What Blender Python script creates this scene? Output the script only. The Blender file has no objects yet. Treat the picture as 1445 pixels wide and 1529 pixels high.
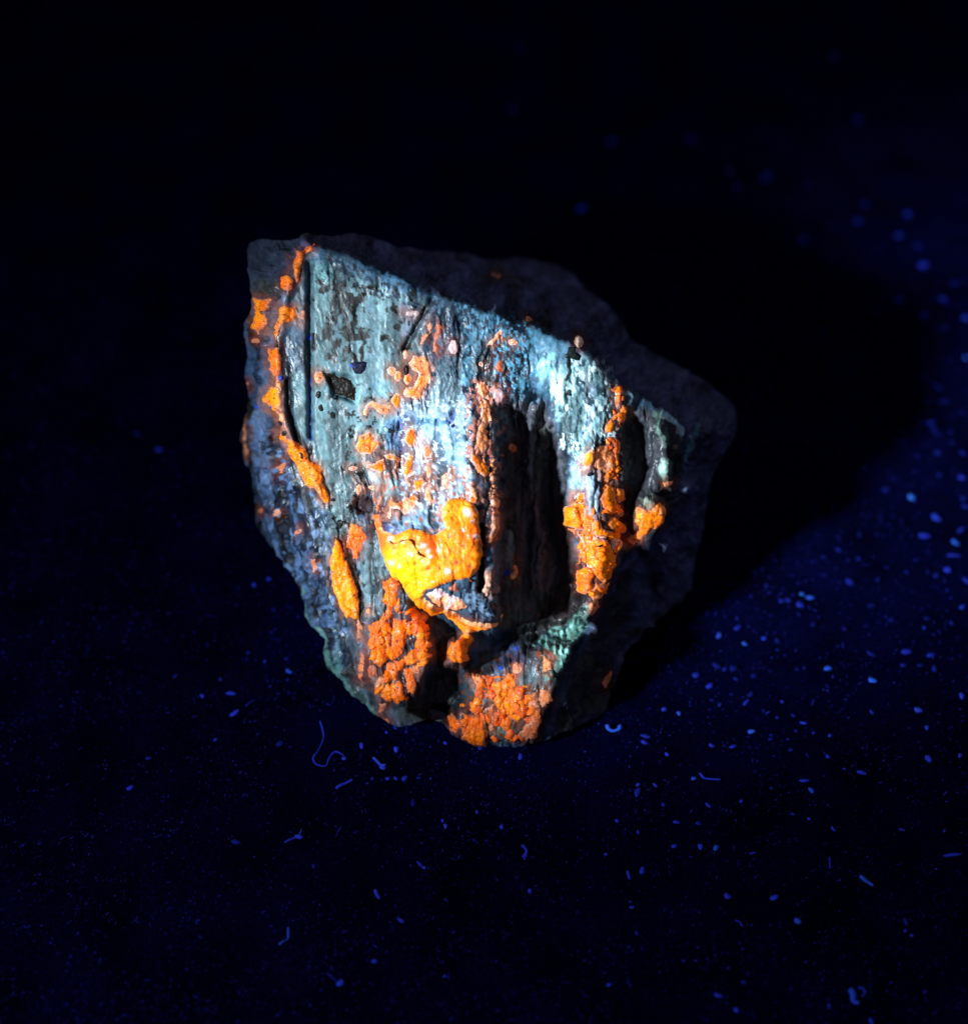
import bpy, math, random
import numpy as np
from mathutils import Vector, Matrix

# ------------------------------------------------------------------ scale and view
S = 0.0001                       # one photo pixel at the rock is a tenth of a millimetre
PITCH = math.radians(52.0)
CX, CY = 722.5, 764.5            # centre of the photo in its own pixels
OX, OY = 740.0, 1105.0           # the front foot of the rock: world origin
DIST = 0.24
RIGHT = np.array([1.0, 0.0, 0.0])
UP = np.array([0.0, math.sin(PITCH), math.cos(PITCH)])
TOW = np.array([0.0, -math.cos(PITCH), math.sin(PITCH)])
C0 = RIGHT * (CX - OX) * S + UP * (OY - CY) * S
CAM = C0 + TOW * DIST
scene = bpy.context.scene
col = scene.collection

cam_d = bpy.data.cameras.new('camera')
cam = bpy.data.objects.new('camera', cam_d)
col.objects.link(cam)
cam.matrix_world = Matrix(((RIGHT[0], UP[0], TOW[0], CAM[0]), (RIGHT[1], UP[1], TOW[1], CAM[1]),
                           (RIGHT[2], UP[2], TOW[2], CAM[2]), (0, 0, 0, 1)))
cam_d.sensor_fit = 'VERTICAL'
cam_d.angle = 2 * math.atan(764.5 * S / DIST)
cam_d.clip_start = 0.005
cam_d.clip_end = 20
cam_d.dof.use_dof = True
cam_d.dof.focus_distance = DIST - 85 * S
APERTURE = 0.0068
cam_d.dof.aperture_fstop = (cam_d.lens * 0.001) / APERTURE
scene.camera = cam

world = bpy.data.worlds.new('World')
scene.world = world
world.use_nodes = True
bg = world.node_tree.nodes['Background']
bg.inputs[0].default_value = (0.55, 0.59, 0.86, 1)
bg.inputs[1].default_value = 0.115

# the torch: a bright core and a wide weak spill from one place
LAZ, LEL = math.radians(57), math.radians(31)
AIM = Vector((-0.002, 0.016, 0.026))
LDIR = Vector((-math.sin(LAZ) * math.cos(LEL), -math.cos(LAZ) * math.cos(LEL), math.sin(LEL)))
def spot(name, power, size, blend, radius, colour, aim):
    d = bpy.data.lights.new(name, 'SPOT')
    o = bpy.data.objects.new(name, d)
    col.objects.link(o)
    d.energy = power; d.spot_size = math.radians(size); d.spot_blend = blend
    d.shadow_soft_size = radius; d.color = colour
    o.location = AIM + LDIR * 0.27
    o.rotation_euler = (Vector(aim) - o.location).to_track_quat('-Z', 'Y').to_euler()
    return o
spot('torch_core', 7.3, 20.5, 1.0, 0.014, (0.78, 0.92, 1.0), (0.003, 0.031, 0.029))
spot('torch_spill', 0.8, 74, 1.0, 0.014, (0.70, 0.85, 1.0), (0.02, 0.03, 0.02))

spot('ground_fill_right', 4.2, 19, 1.0, 0.014, (0.72, 0.86, 1.0), (0.086, 0.062, 0.0))  # added fill from the torch position, brightens the cloth on the right

scene.view_settings.view_transform = 'Standard'
scene.view_settings.look = 'None'
scene.view_settings.exposure = 0.0
scene.view_settings.gamma = 1.0

# ------------------------------------------------------------------ projection helpers
def unproject(x, y, D):
    """photo pixel and height D (pixels) toward the viewer -> world point"""
    x = np.asarray(x, float); y = np.asarray(y, float); D = np.asarray(D, float)
    zc = DIST - D * S
    a = (x - CX) * S / DIST * zc
    b = (CY - y) * S / DIST * zc
    return CAM + a[..., None] * RIGHT + b[..., None] * UP - zc[..., None] * TOW
def on_ground(x, y, z=0.0):
    ray = RIGHT * (x - CX) * S + UP * (CY - y) * S - TOW * DIST
    t = (z - CAM[2]) / ray[2]
    return CAM + ray * t

# ------------------------------------------------------------------ noise
_rs = np.random.RandomState(7)
_TAB = _rs.rand(512, 512)
_TB2 = _rs.rand(512, 512)
def vnoise(x, y, seed=0):
    x = x + seed * 37.3; y = y + seed * 91.7
    xi = np.floor(x).astype(int); yi = np.floor(y).astype(int)
    fx = x - xi; fy = y - yi
    fx = fx * fx * fx * (fx * (fx * 6 - 15) + 10); fy = fy * fy * fy * (fy * (fy * 6 - 15) + 10)
    a = _TAB[xi & 511, yi & 511]; b = _TAB[(xi + 1) & 511, yi & 511]
    c = _TAB[xi & 511, (yi + 1) & 511]; d = _TAB[(xi + 1) & 511, (yi + 1) & 511]
    return (a * (1 - fx) + b * fx) * (1 - fy) + (c * (1 - fx) + d * fx) * fy - 0.5
def fbm(x, y, octs=4, seed=0, gain=0.5):
    v = 0; a = 1.0; n = 0
    for i in range(octs):
        v = v + a * vnoise(x * 2.03 ** i, y * 2.03 ** i, seed + i * 3)
        n += a; a *= gain
    return v / n * 2
def ridged(x, y, octs=4, seed=0):
    v = 0; a = 1.0; n = 0
    for i in range(octs):
        v = v + a * (1 - 4 * np.abs(vnoise(x * 2.03 ** i, y * 2.03 ** i, seed + i * 5)))
        n += a; a *= 0.5
    return v / n
def voronoi(x, y, seed=0):
    x = x + seed * 11.3; y = y + seed * 23.1
    xi = np.floor(x).astype(int); yi = np.floor(y).astype(int)
    f1 = np.full(x.shape, 9.0); f2 = np.full(x.shape, 9.0); idv = np.zeros(x.shape)
    gx = np.zeros(x.shape); gy = np.zeros(x.shape)
    for i in (-1, 0, 1):
        for j in (-1, 0, 1):
            cx = xi + i; cy = yi + j
            px = cx + 0.1 + 0.8 * _TAB[cx & 511, cy & 511]; py = cy + 0.1 + 0.8 * _TB2[cx & 511, cy & 511]
            d = np.hypot(x - px, y - py)
            near = d < f1
            f2 = np.where(near, f1, np.minimum(f2, d))
            idv = np.where(near, _TB2[(cx * 3 + 17) & 511, (cy * 5 + 71) & 511], idv)
            gx = np.where(near, x - px, gx); gy = np.where(near, y - py, gy)
            f1 = np.where(near, d, f1)
    return f1, f2, idv, gx, gy
def sst(e0, e1, x):
    t = np.clip((x - e0) / (e1 - e0), 0, 1)
    return t * t * (3 - 2 * t)

def seg_dist(X, Y, pts, closed):
    pts = np.asarray(pts, float)
    n = len(pts)
    best = np.full(X.shape, 1e9)
    for i in range(n if closed else n - 1):
        ax, ay = pts[i]; bx, by = pts[(i + 1) % n]
        dx, dy = bx - ax, by - ay
        L = dx * dx + dy * dy + 1e-9
        t = np.clip(((X - ax) * dx + (Y - ay) * dy) / L, 0, 1)
        best = np.minimum(best, np.hypot(X - ax - t * dx, Y - ay - t * dy))
    return best
def poly_sdf(X, Y, pts):
    """positive inside"""
    d = seg_dist(X, Y, pts, True)
    inside = np.zeros(X.shape, bool)
    n = len(pts)
    for i in range(n):
        ax, ay = pts[i]; bx, by = pts[(i + 1) % n]
        if ay == by: continue
        c = ((ay > Y) != (by > Y)) & (X < (bx - ax) * (Y - ay) / (by - ay) + ax)
        inside ^= c
    return np.where(inside, d, -d)
def shape_sdf(X, Y, shp):
    """('p', points) polygon, ('l', points, half width) stroke, ('e', x, y, rx, ry, angle) ellipse"""
    if shp[0] == 'p': return poly_sdf(X, Y, shp[1])
    if shp[0] == 'l': return shp[2] - seg_dist(X, Y, shp[1], False)
    _, cx, cy, rx, ry = shp[:5]
    a = math.radians(shp[5]) if len(shp) > 5 else 0
    u = (X - cx) * math.cos(a) + (Y - cy) * math.sin(a); v = -(X - cx) * math.sin(a) + (Y - cy) * math.cos(a)
    r = np.hypot(u / rx, v / ry)
    return (1 - r) * min(rx, ry)
def P(*v): return ('p', [(v[i], v[i + 1]) for i in range(0, len(v), 2)])
def L(w, *v): return ('l', [(v[i], v[i + 1]) for i in range(0, len(v), 2)], w)
def E(*v): return ('e',) + v

# ------------------------------------------------------------------ materials
def nodes_of(m):
    m.use_nodes = True
    nt = m.node_tree
    return nt, nt.nodes, nt.links, nt.nodes['Principled BSDF']
def mineral(name, rough=0.35, bump=0.25, scale=2500, spec=0.5, sss=0.0, coat=0.0, glow=0.0):
    m = bpy.data.materials.new(name)
    nt, N, K, b = nodes_of(m)
    at = N.new('ShaderNodeAttribute'); at.attribute_name = 'mineral'
    tc = N.new('ShaderNodeTexCoord')
    n1 = N.new('ShaderNodeTexNoise'); n1.inputs['Scale'].default_value = scale; n1.inputs['Detail'].default_value = 4
    n2 = N.new('ShaderNodeTexNoise'); n2.inputs['Scale'].default_value = scale * 0.33; n2.inputs['Detail'].default_value = 3
    K.new(tc.outputs['Object'], n1.inputs['Vector']); K.new(tc.outputs['Object'], n2.inputs['Vector'])
    rr = N.new('ShaderNodeMapRange'); rr.inputs[1].default_value = 0.35; rr.inputs[2].default_value = 0.65
    rr.inputs[3].default_value = 0.80; rr.inputs[4].default_value = 1.18
    K.new(n1.outputs[0], rr.inputs[0])
    mx = N.new('ShaderNodeMix'); mx.data_type = 'RGBA'; mx.blend_type = 'MULTIPLY'; mx.inputs[0].default_value = 1
    K.new(at.outputs['Color'], mx.inputs[6]); K.new(rr.outputs[0], mx.inputs[7])
    K.new(mx.outputs[2], b.inputs['Base Color'])
    r2 = N.new('ShaderNodeMapRange'); r2.inputs[1].default_value = 0.35; r2.inputs[2].default_value = 0.65
    r2.inputs[3].default_value = max(0.08, rough - 0.15); r2.inputs[4].default_value = rough + 0.2
    K.new(n2.outputs[0], r2.inputs[0]); K.new(r2.outputs[0], b.inputs['Roughness'])
    bp = N.new('ShaderNodeBump'); bp.inputs['Strength'].default_value = bump; bp.inputs['Distance'].default_value = 0.0003
    K.new(n1.outputs[0], bp.inputs['Height']); K.new(bp.outputs[0], b.inputs['Normal'])
    b.inputs['Specular IOR Level'].default_value = spec
    b.inputs['Coat Weight'].default_value = coat
    b.inputs['Coat Roughness'].default_value = 0.12
    if glow:             # the mineral fluoresces
        K.new(mx.outputs[2], b.inputs['Emission Color']); b.inputs['Emission Strength'].default_value = glow
    if sss:
        b.inputs['Subsurface Weight'].default_value = sss
        b.inputs['Subsurface Radius'].default_value = (1.0, 0.4, 0.1)
        b.inputs['Subsurface Scale'].default_value = 0.0008
    return m
M_rock = mineral('rock_mineral', 0.46, 0.30, 1500, 0.42)
M_orange = mineral('orange_mineral', 0.46, 0.35, 1500, 0.30, sss=0.45, coat=0.05, glow=0.11)
M_black = mineral('black_mineral', 0.35, 0.3, 1500, 0.08)

# ------------------------------------------------------------------ rock: outline and edge lines of the real specimen
SIL = [(372,365),(385,358),(412,359),(440,356),(458,351),(480,350),(500,351),(545,350),(575,358),(600,368),(630,373),(660,377),(700,381),
 (722,385),(745,387),(772,383),(800,387),(828,396),(850,409),(876,432),(900,452),(922,478),(940,503),(962,518),(985,530),(1010,546),
 (1035,559),(1060,578),(1080,594),(1096,610),(1099,622),(1092,648),(1078,684),(1062,715),(1054,740),(1050,790),(1043,815),(1036,850),
 (1026,895),(1012,925),(996,950),(984,985),(975,1010),(958,1036),(942,1048),(912,1060),(880,1074),(848,1090),(813,1106),(776,1113),
 (735,1114),(712,1113),(694,1108),(672,1094),(662,1082),(638,1073),(607,1084),(588,1084),(562,1070),(540,1048),(520,1025),(505,1008),
 (489,995),(483,956),(470,938),(458,919),(450,880),(436,850),(416,827),(396,800),(385,779),(383,740),(377,705),(366,680),(363,655),
 (370,625),(372,598),(370,570),(371,540),(367,500),(375,470),(379,445),(372,420),(367,390)]
FRONT = [(463,366),(500,374),(530,384),(575,408),(610,420),(640,437),(672,447),(700,454),(735,464),(760,478),(792,487),(830,503),(868,516),
 (905,552),(932,578),(958,592),(985,608),(1012,626),(1024,642),(1018,690),(1005,735),(998,775),(975,802),(945,822),(922,848),(905,885),
 (886,925),(856,978),(832,1035),(810,1094),(780,1109),(735,1111),(700,1108),(672,1090),(640,1074),(600,1080),(572,1068),(548,1046),
 (530,1000),(512,950),(493,890),(475,835),(452,765),(432,690),(420,630),(414,570),(412,500),(420,450),(440,395)]
STEP = 1.5
xs = np.arange(352, 1112, STEP); ys = np.arange(334, 1128, STEP)
X, Y = np.meshgrid(xs, ys, indexing='ij')
wob = fbm(X / 30, Y / 30, 3, 40) * 2 + fbm(X / 6, Y / 6, 2, 41) * 0.6
sil = poly_sdf(X, Y, SIL) + wob
U = (X - 720) / (1 - 0.00055 * (Y - 380)) + fbm(X / 40, Y / 60, 3, 44) * 14 + fbm(X / 10, Y / 16, 2, 45) * 3; V = Y      # runs along the striations

fr = poly_sdf(X, Y, FRONT) + fbm(X / 14, Y / 14, 3, 43) * 5
out = -fr
w = 2.2
drop = w * np.logaddexp(0, out / w)
KP = [(395,430,1.5),(385,520,2.4),(375,650,2.6),(395,760,2.2),(440,880,1.9),(500,1000,1.3),(560,1070,0.5),(640,1085,0.2),(740,1112,0.1),
      (830,1100,0.7),(885,1072,1.0),(940,1040,1.15),(975,990,1.4),(1005,930,1.6),(1030,860,1.8),(1045,770,2.2),(1075,650,2.2),(1040,575,3.4),(950,530,4.2),(850,440,4.6),
      (740,400,4.6),(600,372,4.6),(500,352,4.4),(430,360,2.2)]
num = 0; den = 0
for kx, ky, k in KP:
    q = 1.0 / ((X - kx) ** 2 + (Y - ky) ** 2 + 400) ** 1.6
    num = num + q * k; den = den + q
KK = num / den
F = 20 + 0.13 * (1105 - Y) - 0.0006 * (X - 660) ** 2 * 0.6 + 50 * np.exp(-((X - 850) / 95) ** 2 - ((Y - 1030) / 85) ** 2)
D = F - KK * drop
# big forms of the front: buttress, valley, ribs, undercut foot
def feat(shp, h, soft, off=0.0, n=3.0, sc=12):
    global D
    s = shape_sdf(X, Y, shp) + fbm(X / sc, Y / sc, 3, int(abs(h) * 3) % 50) * n
    D = D + h * sst(-soft + off, soft + off, s)
BUT = P(588,735,640,690,690,600,742,586,750,640,751,700,749,800,748,870,748,922,735,934,700,926,672,914,648,908,628,898,612,882,604,870,588,856,578,838,570,812,566,780)
bs = shape_sdf(X, Y, BUT) + fbm(X / 10, Y / 10, 3, 51) * 3
D += 62 * sst(590, 860, Y) * sst(-3, 7, bs) + 30 * sst(570, 680, Y) * sst(-3, 14, bs)
D += 18 * sst(0, 60, bs)
_D0 = D.copy()
feat(P(754,612,770,592,800,575,822,600,836,660,844,740,854,800,866,880,856,905,838,930,800,950,765,962,738,960,748,925,750,860,750,760,752,680), -38, 14, 0, 5, 9)
D = _D0 + (D - _D0) * sst(562, 655, Y + fbm(X / 15, Y / 40, 4, 57) * 55)
feat(P(757,660,800,640,826,700,834,800,840,890,800,940,757,940), -16, 14, 0, 5)
feat(L(9, 798,610, 790,700, 806,800, 800,880), 14, 9, 0, 6)
feat(L(6, 822,640, 818,740, 832,830), -12, 6, 0, 5)
feat(P(832,740,856,760,868,830,876,890,852,905,840,850), 9, 10, 0, 7, 8)
feat(L(46, 860,545, 880,640, 888,740, 892,820, 884,880), 20, 26)
feat(L(14, 880,670, 890,740, 892,830, 884,885), 14, 14)
feat(L(13, 948,640, 955,700, 940,745, 938,800), -26, 10)
feat(L(9, 985,640, 996,700), 16, 8)
feat(E(968, 772, 26, 32), 24, 9)
feat(L(7, 1012,690, 1010,735, 985,745), -18, 6)
feat(L(5, 1036,642, 1026,690), 9, 5)
feat(E(936, 593, 15, 18), 12, 6)
feat(P(690,950,765,945,860,925,880,935,845,955,790,968,752,985,720,1004,700,1003,694,985), -46, 8)
feat(P(612,900,650,918,690,945,672,958,662,990,690,1000,700,1040,668,1072,640,1072,615,1058,640,1000,650,960), -34, 9)
feat(P(640,1010,680,1000,692,1040,672,1078,640,1074,632,1045), -34, 9)
feat(P(545,885,590,860,640,920,648,985,622,1040,570,1052,545,1010), 16, 9)
feat(P(672,960,700,944,707,956,698,990,668,992), 22, 6)
feat(P(702,1005,760,985,830,960,858,965,830,1040,800,1104,690,1108,668,1075,700,1050), 22, 10)
feat(P(795,962,850,928,884,900,886,915,850,985,822,1015), 14, 8)
feat(L(6, 498,812, 497,850, 506,890, 520,930), 8, 6)
feat(L(10, 505,800, 512,850, 525,900, 534,930), 9, 9)
feat(L(4, 462,395, 463,560, 464,650), -11, 3.5, 0, 1.5, 8)
feat(L(4, 430,570, 433,620, 447,668), -9, 3.5, 0, 1.5, 8)
feat(L(7, 445,380, 425,450, 414,520, 410,600, 440,660, 480,735), 7, 7)
feat(P(596,662, 594,630, 640,630, 682,616, 700,640, 700,760, 640,790, 600,790), -7, 5)
feat(E(540, 754, 11, 15), -14, 4)
feat(P(484,556,524,562,536,582,530,602,498,590), -10, 4)
feat(L(3, 605,520, 612,505, 632,470, 646,448), -8, 4)
feat(L(3.5, 718,790, 719,850, 717,880), -30, 3, 0, 1, 8)
feat(L(6, 758,795, 764,850), 15, 6)
feat(E(765, 412, 34, 16, 20), 18, 10)
feat(P(900,900,960,830,985,900,930,1040,880,1050), -16, 12)

# normals of the big shape, then relief along them
def grid_normals(Pw):
    gx = np.gradient(Pw, axis=0); gy = np.gradient(Pw, axis=1)
    n = np.cross(gy, gx)
    n /= np.linalg.norm(n, axis=-1, keepdims=True) + 1e-12
    return n
def blur(A, k):
    for _ in range(k):
        A = (np.roll(A, 1, 0) + np.roll(A, -1, 0) + 2 * A) / 4
        A = (np.roll(A, 1, 1) + np.roll(A, -1, 1) + 2 * A) / 4
    return A
D = np.maximum(D, 0.781 * (Y - 1105) - 6 + fbm(X / 15, Y / 15, 2, 55) * 4)
D = blur(D, 1)
Pw = unproject(X, Y, D)
Nr = grid_normals(unproject(X, Y, blur(D, 10)))
front_w = sst(-5, 1.5, fr)
strip = fbm(U / 12, V / 90, 4, 60) * 3.6 + fbm(U / 4.5, V / 26, 3, 61) * 0.9
lump = ridged(U / 34, V / 60, 5, 62) * 3.6 + fbm(X / 14, Y / 17, 4, 59) * 3.2
calm = sst(-10, 10, shape_sdf(X, Y, P(440,410,600,440,640,520,600,620,560,650,500,760,440,640)))
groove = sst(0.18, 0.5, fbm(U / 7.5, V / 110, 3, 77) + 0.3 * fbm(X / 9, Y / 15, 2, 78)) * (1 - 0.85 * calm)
calm = np.maximum(calm, sst(-5, 6, shape_sdf(X, Y, P(540,800,575,790,590,860,570,920,540,915))))
calm = np.maximum(calm, 0.6 * sst(-10, 10, shape_sdf(X, Y, P(600,600,700,600,700,760,600,760))))
grain = fbm(X / 5.5, Y / 5.5, 3, 63) * 1.5 + fbm(X / 2.4, Y / 2.4, 2, 64) * 0.7
side_rough = fbm(X / 62, Y / 50, 3, 56) * 10 + fbm(U / 30, V / 42, 5, 65) * 8 + ridged(U / 16, V / 34, 3, 66) * 3 + fbm(X / 5, Y / 5, 3, 67) * 1.3
edge_fade = sst(4, 30, fr)
H = front_w * (0.3 + 0.7 * edge_fade) * (0.68 * strip * (1 - 0.72 * calm) * (0.25 + 0.75 * edge_fade) + 0.72 * lump * (1 - 0.7 * calm) + grain * (0.65 - 0.45 * calm) - 2.6 * groove * edge_fade) + (1 - front_w) * (0.2 + 0.8 * sst(0, 20, -fr)) * (0.55 + 0.45 * sst(2, 18, sil)) * (side_rough + 3.5 * ridged(X / 24, Y / 18, 4, 58))
leftface = sst(-8, 8, -shape_sdf(X, Y, P(428,330,470,330,440,400,420,470,414,560,424,640,450,740,500,900,560,1075,1130,1130,1130,330)))
H += leftface * (ridged(U / 9, V / 80, 3, 68) * 3.6 + fbm(X / 9, Y / 14, 3, 69) * 2)
crust = sst(-3, 5, shape_sdf(X, Y, P(795,962,812,944,850,930,875,898,892,905,875,938,858,967,845,988,830,1012,812,1022,810,1000,825,980,815,966)) + fbm(X / 8, Y / 8, 2, 70) * 4)
f1, f2, cid, _, _ = voronoi(X / 7.0, Y / 7.0, 3)
crust_dome = np.sqrt(np.clip(1 - f1 * f1 * 1.5, 0, 1))
H += crust * (crust_dome * 4.5 - 2)
ribw = sst(-4, 6, shape_sdf(X, Y, P(822,560,845,520,880,525,915,580,912,640,890,680,850,670,828,620)))
g1, g2, gid, _, _ = voronoi(X / 10.0, Y / 14.0, 9)
H += ribw * (np.sqrt(np.clip(1 - g1 * g1 * 1.3, 0, 1)) * 3 - 1.5)
Hs = blur(H, 14)
UNDER = np.zeros(X.shape)
PT_BASE = Pw + Nr * (Hs * S)[..., None]
PT_BASE[..., 2] = np.maximum(PT_BASE[..., 2], 0.00005)
NT_BASE = grid_normals(blur(PT_BASE, 6))
PT = Pw + Nr * (H * S)[..., None]
PT[..., 2] = np.maximum(PT[..., 2], 0.00005)
NT = grid_normals(blur(PT, 1))

# ------------------------------------------------------------------ mineral colours of the matrix
COLR = np.zeros(X.shape + (3,))
COLR[:] = (0.090, 0.155, 0.225)
n_big = fbm(U / 22, V / 70, 4, 80); n_mid = fbm(X / 9, Y / 12, 4, 81); n_fine = fbm(X / 3, Y / 3.5, 3, 82)
def paint(shp, c, soft=6, op=1.0, amp=6):
    global COLR
    s = shape_sdf(X, Y, shp) + n_mid * amp + n_fine * amp * 0.5 + n_big * amp * 0.5
    m = (sst(-soft, soft, s) * op)[..., None]
    COLR = COLR * (1 - m) + np.array(c) * m
COLR *= (1 + 0.5 * n_big + 0.35 * n_mid)[..., None]
# faces away from the fresh break
topm = sst(-4, 6, -fr)[..., None]
COLR = COLR * (1 - topm) + np.array((0.135, 0.150, 0.270)) * topm * (1 + 1.2 * fbm(X / 24, Y / 20, 4, 84) + 0.5 * ridged(X / 40, Y / 30, 4, 86) + 0.4 * n_fine)[..., None]
lf = (leftface * sst(420, 470, Y))[..., None]
COLR = COLR * (1 - lf) + np.array((0.068, 0.115, 0.205)) * lf * (1 + 0.7 * n_mid + 0.4 * n_fine + 1.6 * fbm(U / 7, V / 80, 3, 85))[..., None]  # left face colour darkened to offset the torch striking it
paint(P(366,350,455,350,440,380,420,420,410,445,372,445), (0.075,0.10,0.15), 5, 0.9, 8)
paint(P(378,418,415,418,412,444,380,444), (0.09,0.085,0.06), 5, 0.7, 8)
paint(L(7, 443,872, 458,918, 474,945, 488,985, 508,1010, 530,1030, 560,1066), (0.21,0.40,0.36), 5, 0.85, 7)
paint(L(4, 496,900, 505,950, 506,980, 522,1022), (0.20,0.38,0.42), 4, 0.8, 6)
paint(L(6, 470,800, 480,850, 495,900, 520,990, 540,1045), (0.02,0.03,0.05), 4, 0.75, 6)
paint(L(5, 444,720, 452,770, 462,800), (0.03,0.03,0.04), 4, 0.8, 6)
paint(L(8, 408,500, 402,560, 392,640, 400,700), (0.22,0.27,0.40), 6, 0.75, 8)
paint(L(5, 424,440, 412,470, 408,520), (0.30,0.36,0.48), 4, 0.7, 5)
# front matrix
paint(P(462,392,500,405,560,418,600,432,640,452,640,500,622,540,600,600,585,640,560,665,545,720,520,770,500,800,482,745,466,660,462,560), (0.210,0.335,0.365), 6, 0.95, 7)
for _x, _w, _c, _o in ((478,5,(0.24,0.44,0.46),.6),(496,4,(0.12,0.22,0.27),.55),(512,6,(0.14,0.25,0.28),.5),(534,5,(0.25,0.42,0.44),.6),(552,5,(0.13,0.24,0.30),.55),(571,6,(0.30,0.48,0.52),.65),(588,4,(0.11,0.20,0.25),.6),(606,4,(0.10,0.18,0.24),.6)):
    paint(L(_w, _x,405 + (_x - 470) * 0.25, _x + 1,480, _x + 3,560, _x + 4,650, _x + 6,720), _c, 6, _o, 8)
paint(P(434,556,461,556,463,652,452,655,440,640), (0.20,0.33,0.355), 3, 0.95, 3)
paint(L(8, 480,385, 520,395, 560,410, 620,432), (0.07,0.17,0.26), 8, 0.85, 10)
paint(P(470,395,498,385,500,415,470,425), (0.25,0.55,0.56), 6, 0.5, 8)
paint(L(5, 572,440, 570,520, 566,560), (0.42,0.58,0.62), 5, 0.7, 7)
paint(P(598,455,640,462,634,490,612,505,600,500), (0.36,0.42,0.52), 6, 0.8, 6)
paint(P(500,748,530,750,528,800,505,805,490,800), (0.27,0.38,0.40), 5, 0.9, 6)
paint(P(540,815,565,795,580,850,578,912,560,925,540,925,537,880), (0.21,0.33,0.38), 4, 0.95, 5)
paint(P(590,600,680,560,705,600,700,690,690,770,640,790,600,790,590,700), (0.52,0.66,0.80), 10, 0.9, 10)  # pale centre, paint raised to carry the beam hotspot
paint(P(640,640,700,640,705,690,690,730,660,735,645,690), (0.46,0.74,0.95), 9, 0.75, 8)
paint(P(578,628,602,625,600,680,580,668), (0.30,0.52,0.85), 5, 0.8, 5)
paint(L(4, 600,630, 600,650, 602,680), (0.05,0.18,0.55), 4, 0.65, 6)  # blue glint of the ledge, painted by this stroke and the next
paint(L(3.5, 603,622, 640,632, 670,630, 682,612), (0.04,0.09,0.34), 3, 0.7, 7)
paint(P(615,622,650,624,665,632,640,640,615,640), (0.25,0.60,0.85), 4, 0.5, 5)
paint(P(545,705,595,702,592,745,562,752,556,725), (0.45,0.62,0.66), 4, 0.85, 5)
paint(P(575,775,600,768,640,752,655,770,655,790,600,795), (0.36,0.50,0.64), 5, 0.9, 8)  # pale bluish haze over the big orange mass, painted in
paint(P(565,780,592,780,600,800,570,795), (0.12,0.16,0.36), 4, 0.8, 5)
paint(P(682,452,748,475,735,515,712,560,695,590,680,560,690,510), (0.17,0.37,0.50), 8, 0.95, 12)
paint(L(7, 690,520, 698,550, 692,580), (0.30,0.56,0.72), 7, 0.8, 8)
paint(P(650,545,685,535,685,600,650,605), (0.20,0.31,0.35), 8, 0.7, 10)
paint(P(738,468,790,480,800,540,780,600,750,610,728,565,718,530,735,500), (0.013,0.034,0.062), 9, 0.97, 12)
paint(P(792,490,850,512,840,560,815,600,792,560), (0.11,0.22,0.29), 7, 0.85, 10)
paint(E(779,573,6,10), (0.28,0.52,0.58), 4, 0.9, 4)
paint(E(814,548,9,16,20), (0.34,0.66,0.68), 4, 0.9, 5)
paint(P(824,560,840,545,862,530,885,535,905,560,918,600,912,640,895,668,872,690,850,670,838,640,826,610), (0.33,0.52,0.55), 5, 1.0, 6)
paint(E(838,578,15,14), (0.66,0.92,0.88), 6, 0.9, 6)
paint(L(5, 882,580, 880,620, 875,650), (0.52,0.58,0.80), 5, 0.6, 6)
paint(L(2.5, 877,550, 876,600), (0.25,0.22,0.24), 3, 0.7, 3)
paint(P(853,690,870,700,872,730,858,735,850,718), (0.30,0.45,0.48), 4, 0.9, 4)
paint(P(873,712,888,705,894,720,896,760,892,775,878,770), (0.44,0.55,0.66), 3, 0.95, 4)
paint(E(895,708,8,6,30), (0.95,0.90,0.92), 2, 1.0, 3)
# shaded channel: dark matrix, buttress shade painted into its lower end
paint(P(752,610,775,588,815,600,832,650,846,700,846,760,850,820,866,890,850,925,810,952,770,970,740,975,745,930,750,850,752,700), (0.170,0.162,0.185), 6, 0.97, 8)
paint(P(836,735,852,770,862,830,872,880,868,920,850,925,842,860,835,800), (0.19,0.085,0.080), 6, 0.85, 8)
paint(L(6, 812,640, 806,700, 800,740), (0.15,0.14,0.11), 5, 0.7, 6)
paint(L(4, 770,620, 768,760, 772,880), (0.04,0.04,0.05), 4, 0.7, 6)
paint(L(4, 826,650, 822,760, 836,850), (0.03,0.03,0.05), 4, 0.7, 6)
paint(P(742,935,800,930,850,905,872,900,850,935,810,955,790,985,745,990), (0.045,0.048,0.065), 5, 0.9, 6)  # lip painted dark where it would otherwise look lit
paint(P(846,790,862,840,872,880,876,905,850,935,800,945,800,900,836,870), (0.075,0.055,0.055), 5, 0.9, 8)  # dark tone carries the buttress shadow
paint(L(4.5, 757,795, 762,820, 764,845), (0.26,0.44,0.52), 3, 0.9, 3)
paint(P(918,600,985,615,1020,640,1010,735,985,745,940,830,925,845,930,760,925,690), (0.075,0.073,0.085), 5, 0.95, 6)
paint(E(938,592,13,17), (0.20,0.30,0.36), 4, 0.95, 5)
paint(P(975,615,988,613,994,640,998,665,990,670,978,640), (0.28,0.40,0.35), 3, 0.95, 4)
paint(P(988,685,1002,690,1006,712,1002,722,990,720,984,705), (0.42,0.58,0.50), 3, 0.95, 3)
paint(E(1006,668,4,4), (0.55,0.42,0.28), 2, 0.9, 1)
paint(E(998,731,8,6), (0.30,0.36,0.40), 2, 0.9, 2)
paint(L(3.2, 1040,634, 1034,655, 1025,688), (0.26,0.46,0.55), 2.5, 0.95, 3)  # painted cyan line for the edge catching light
paint(P(955,745,975,738,992,745,988,760,965,765), (0.62,0.66,0.55), 4, 0.9, 4)
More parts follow.
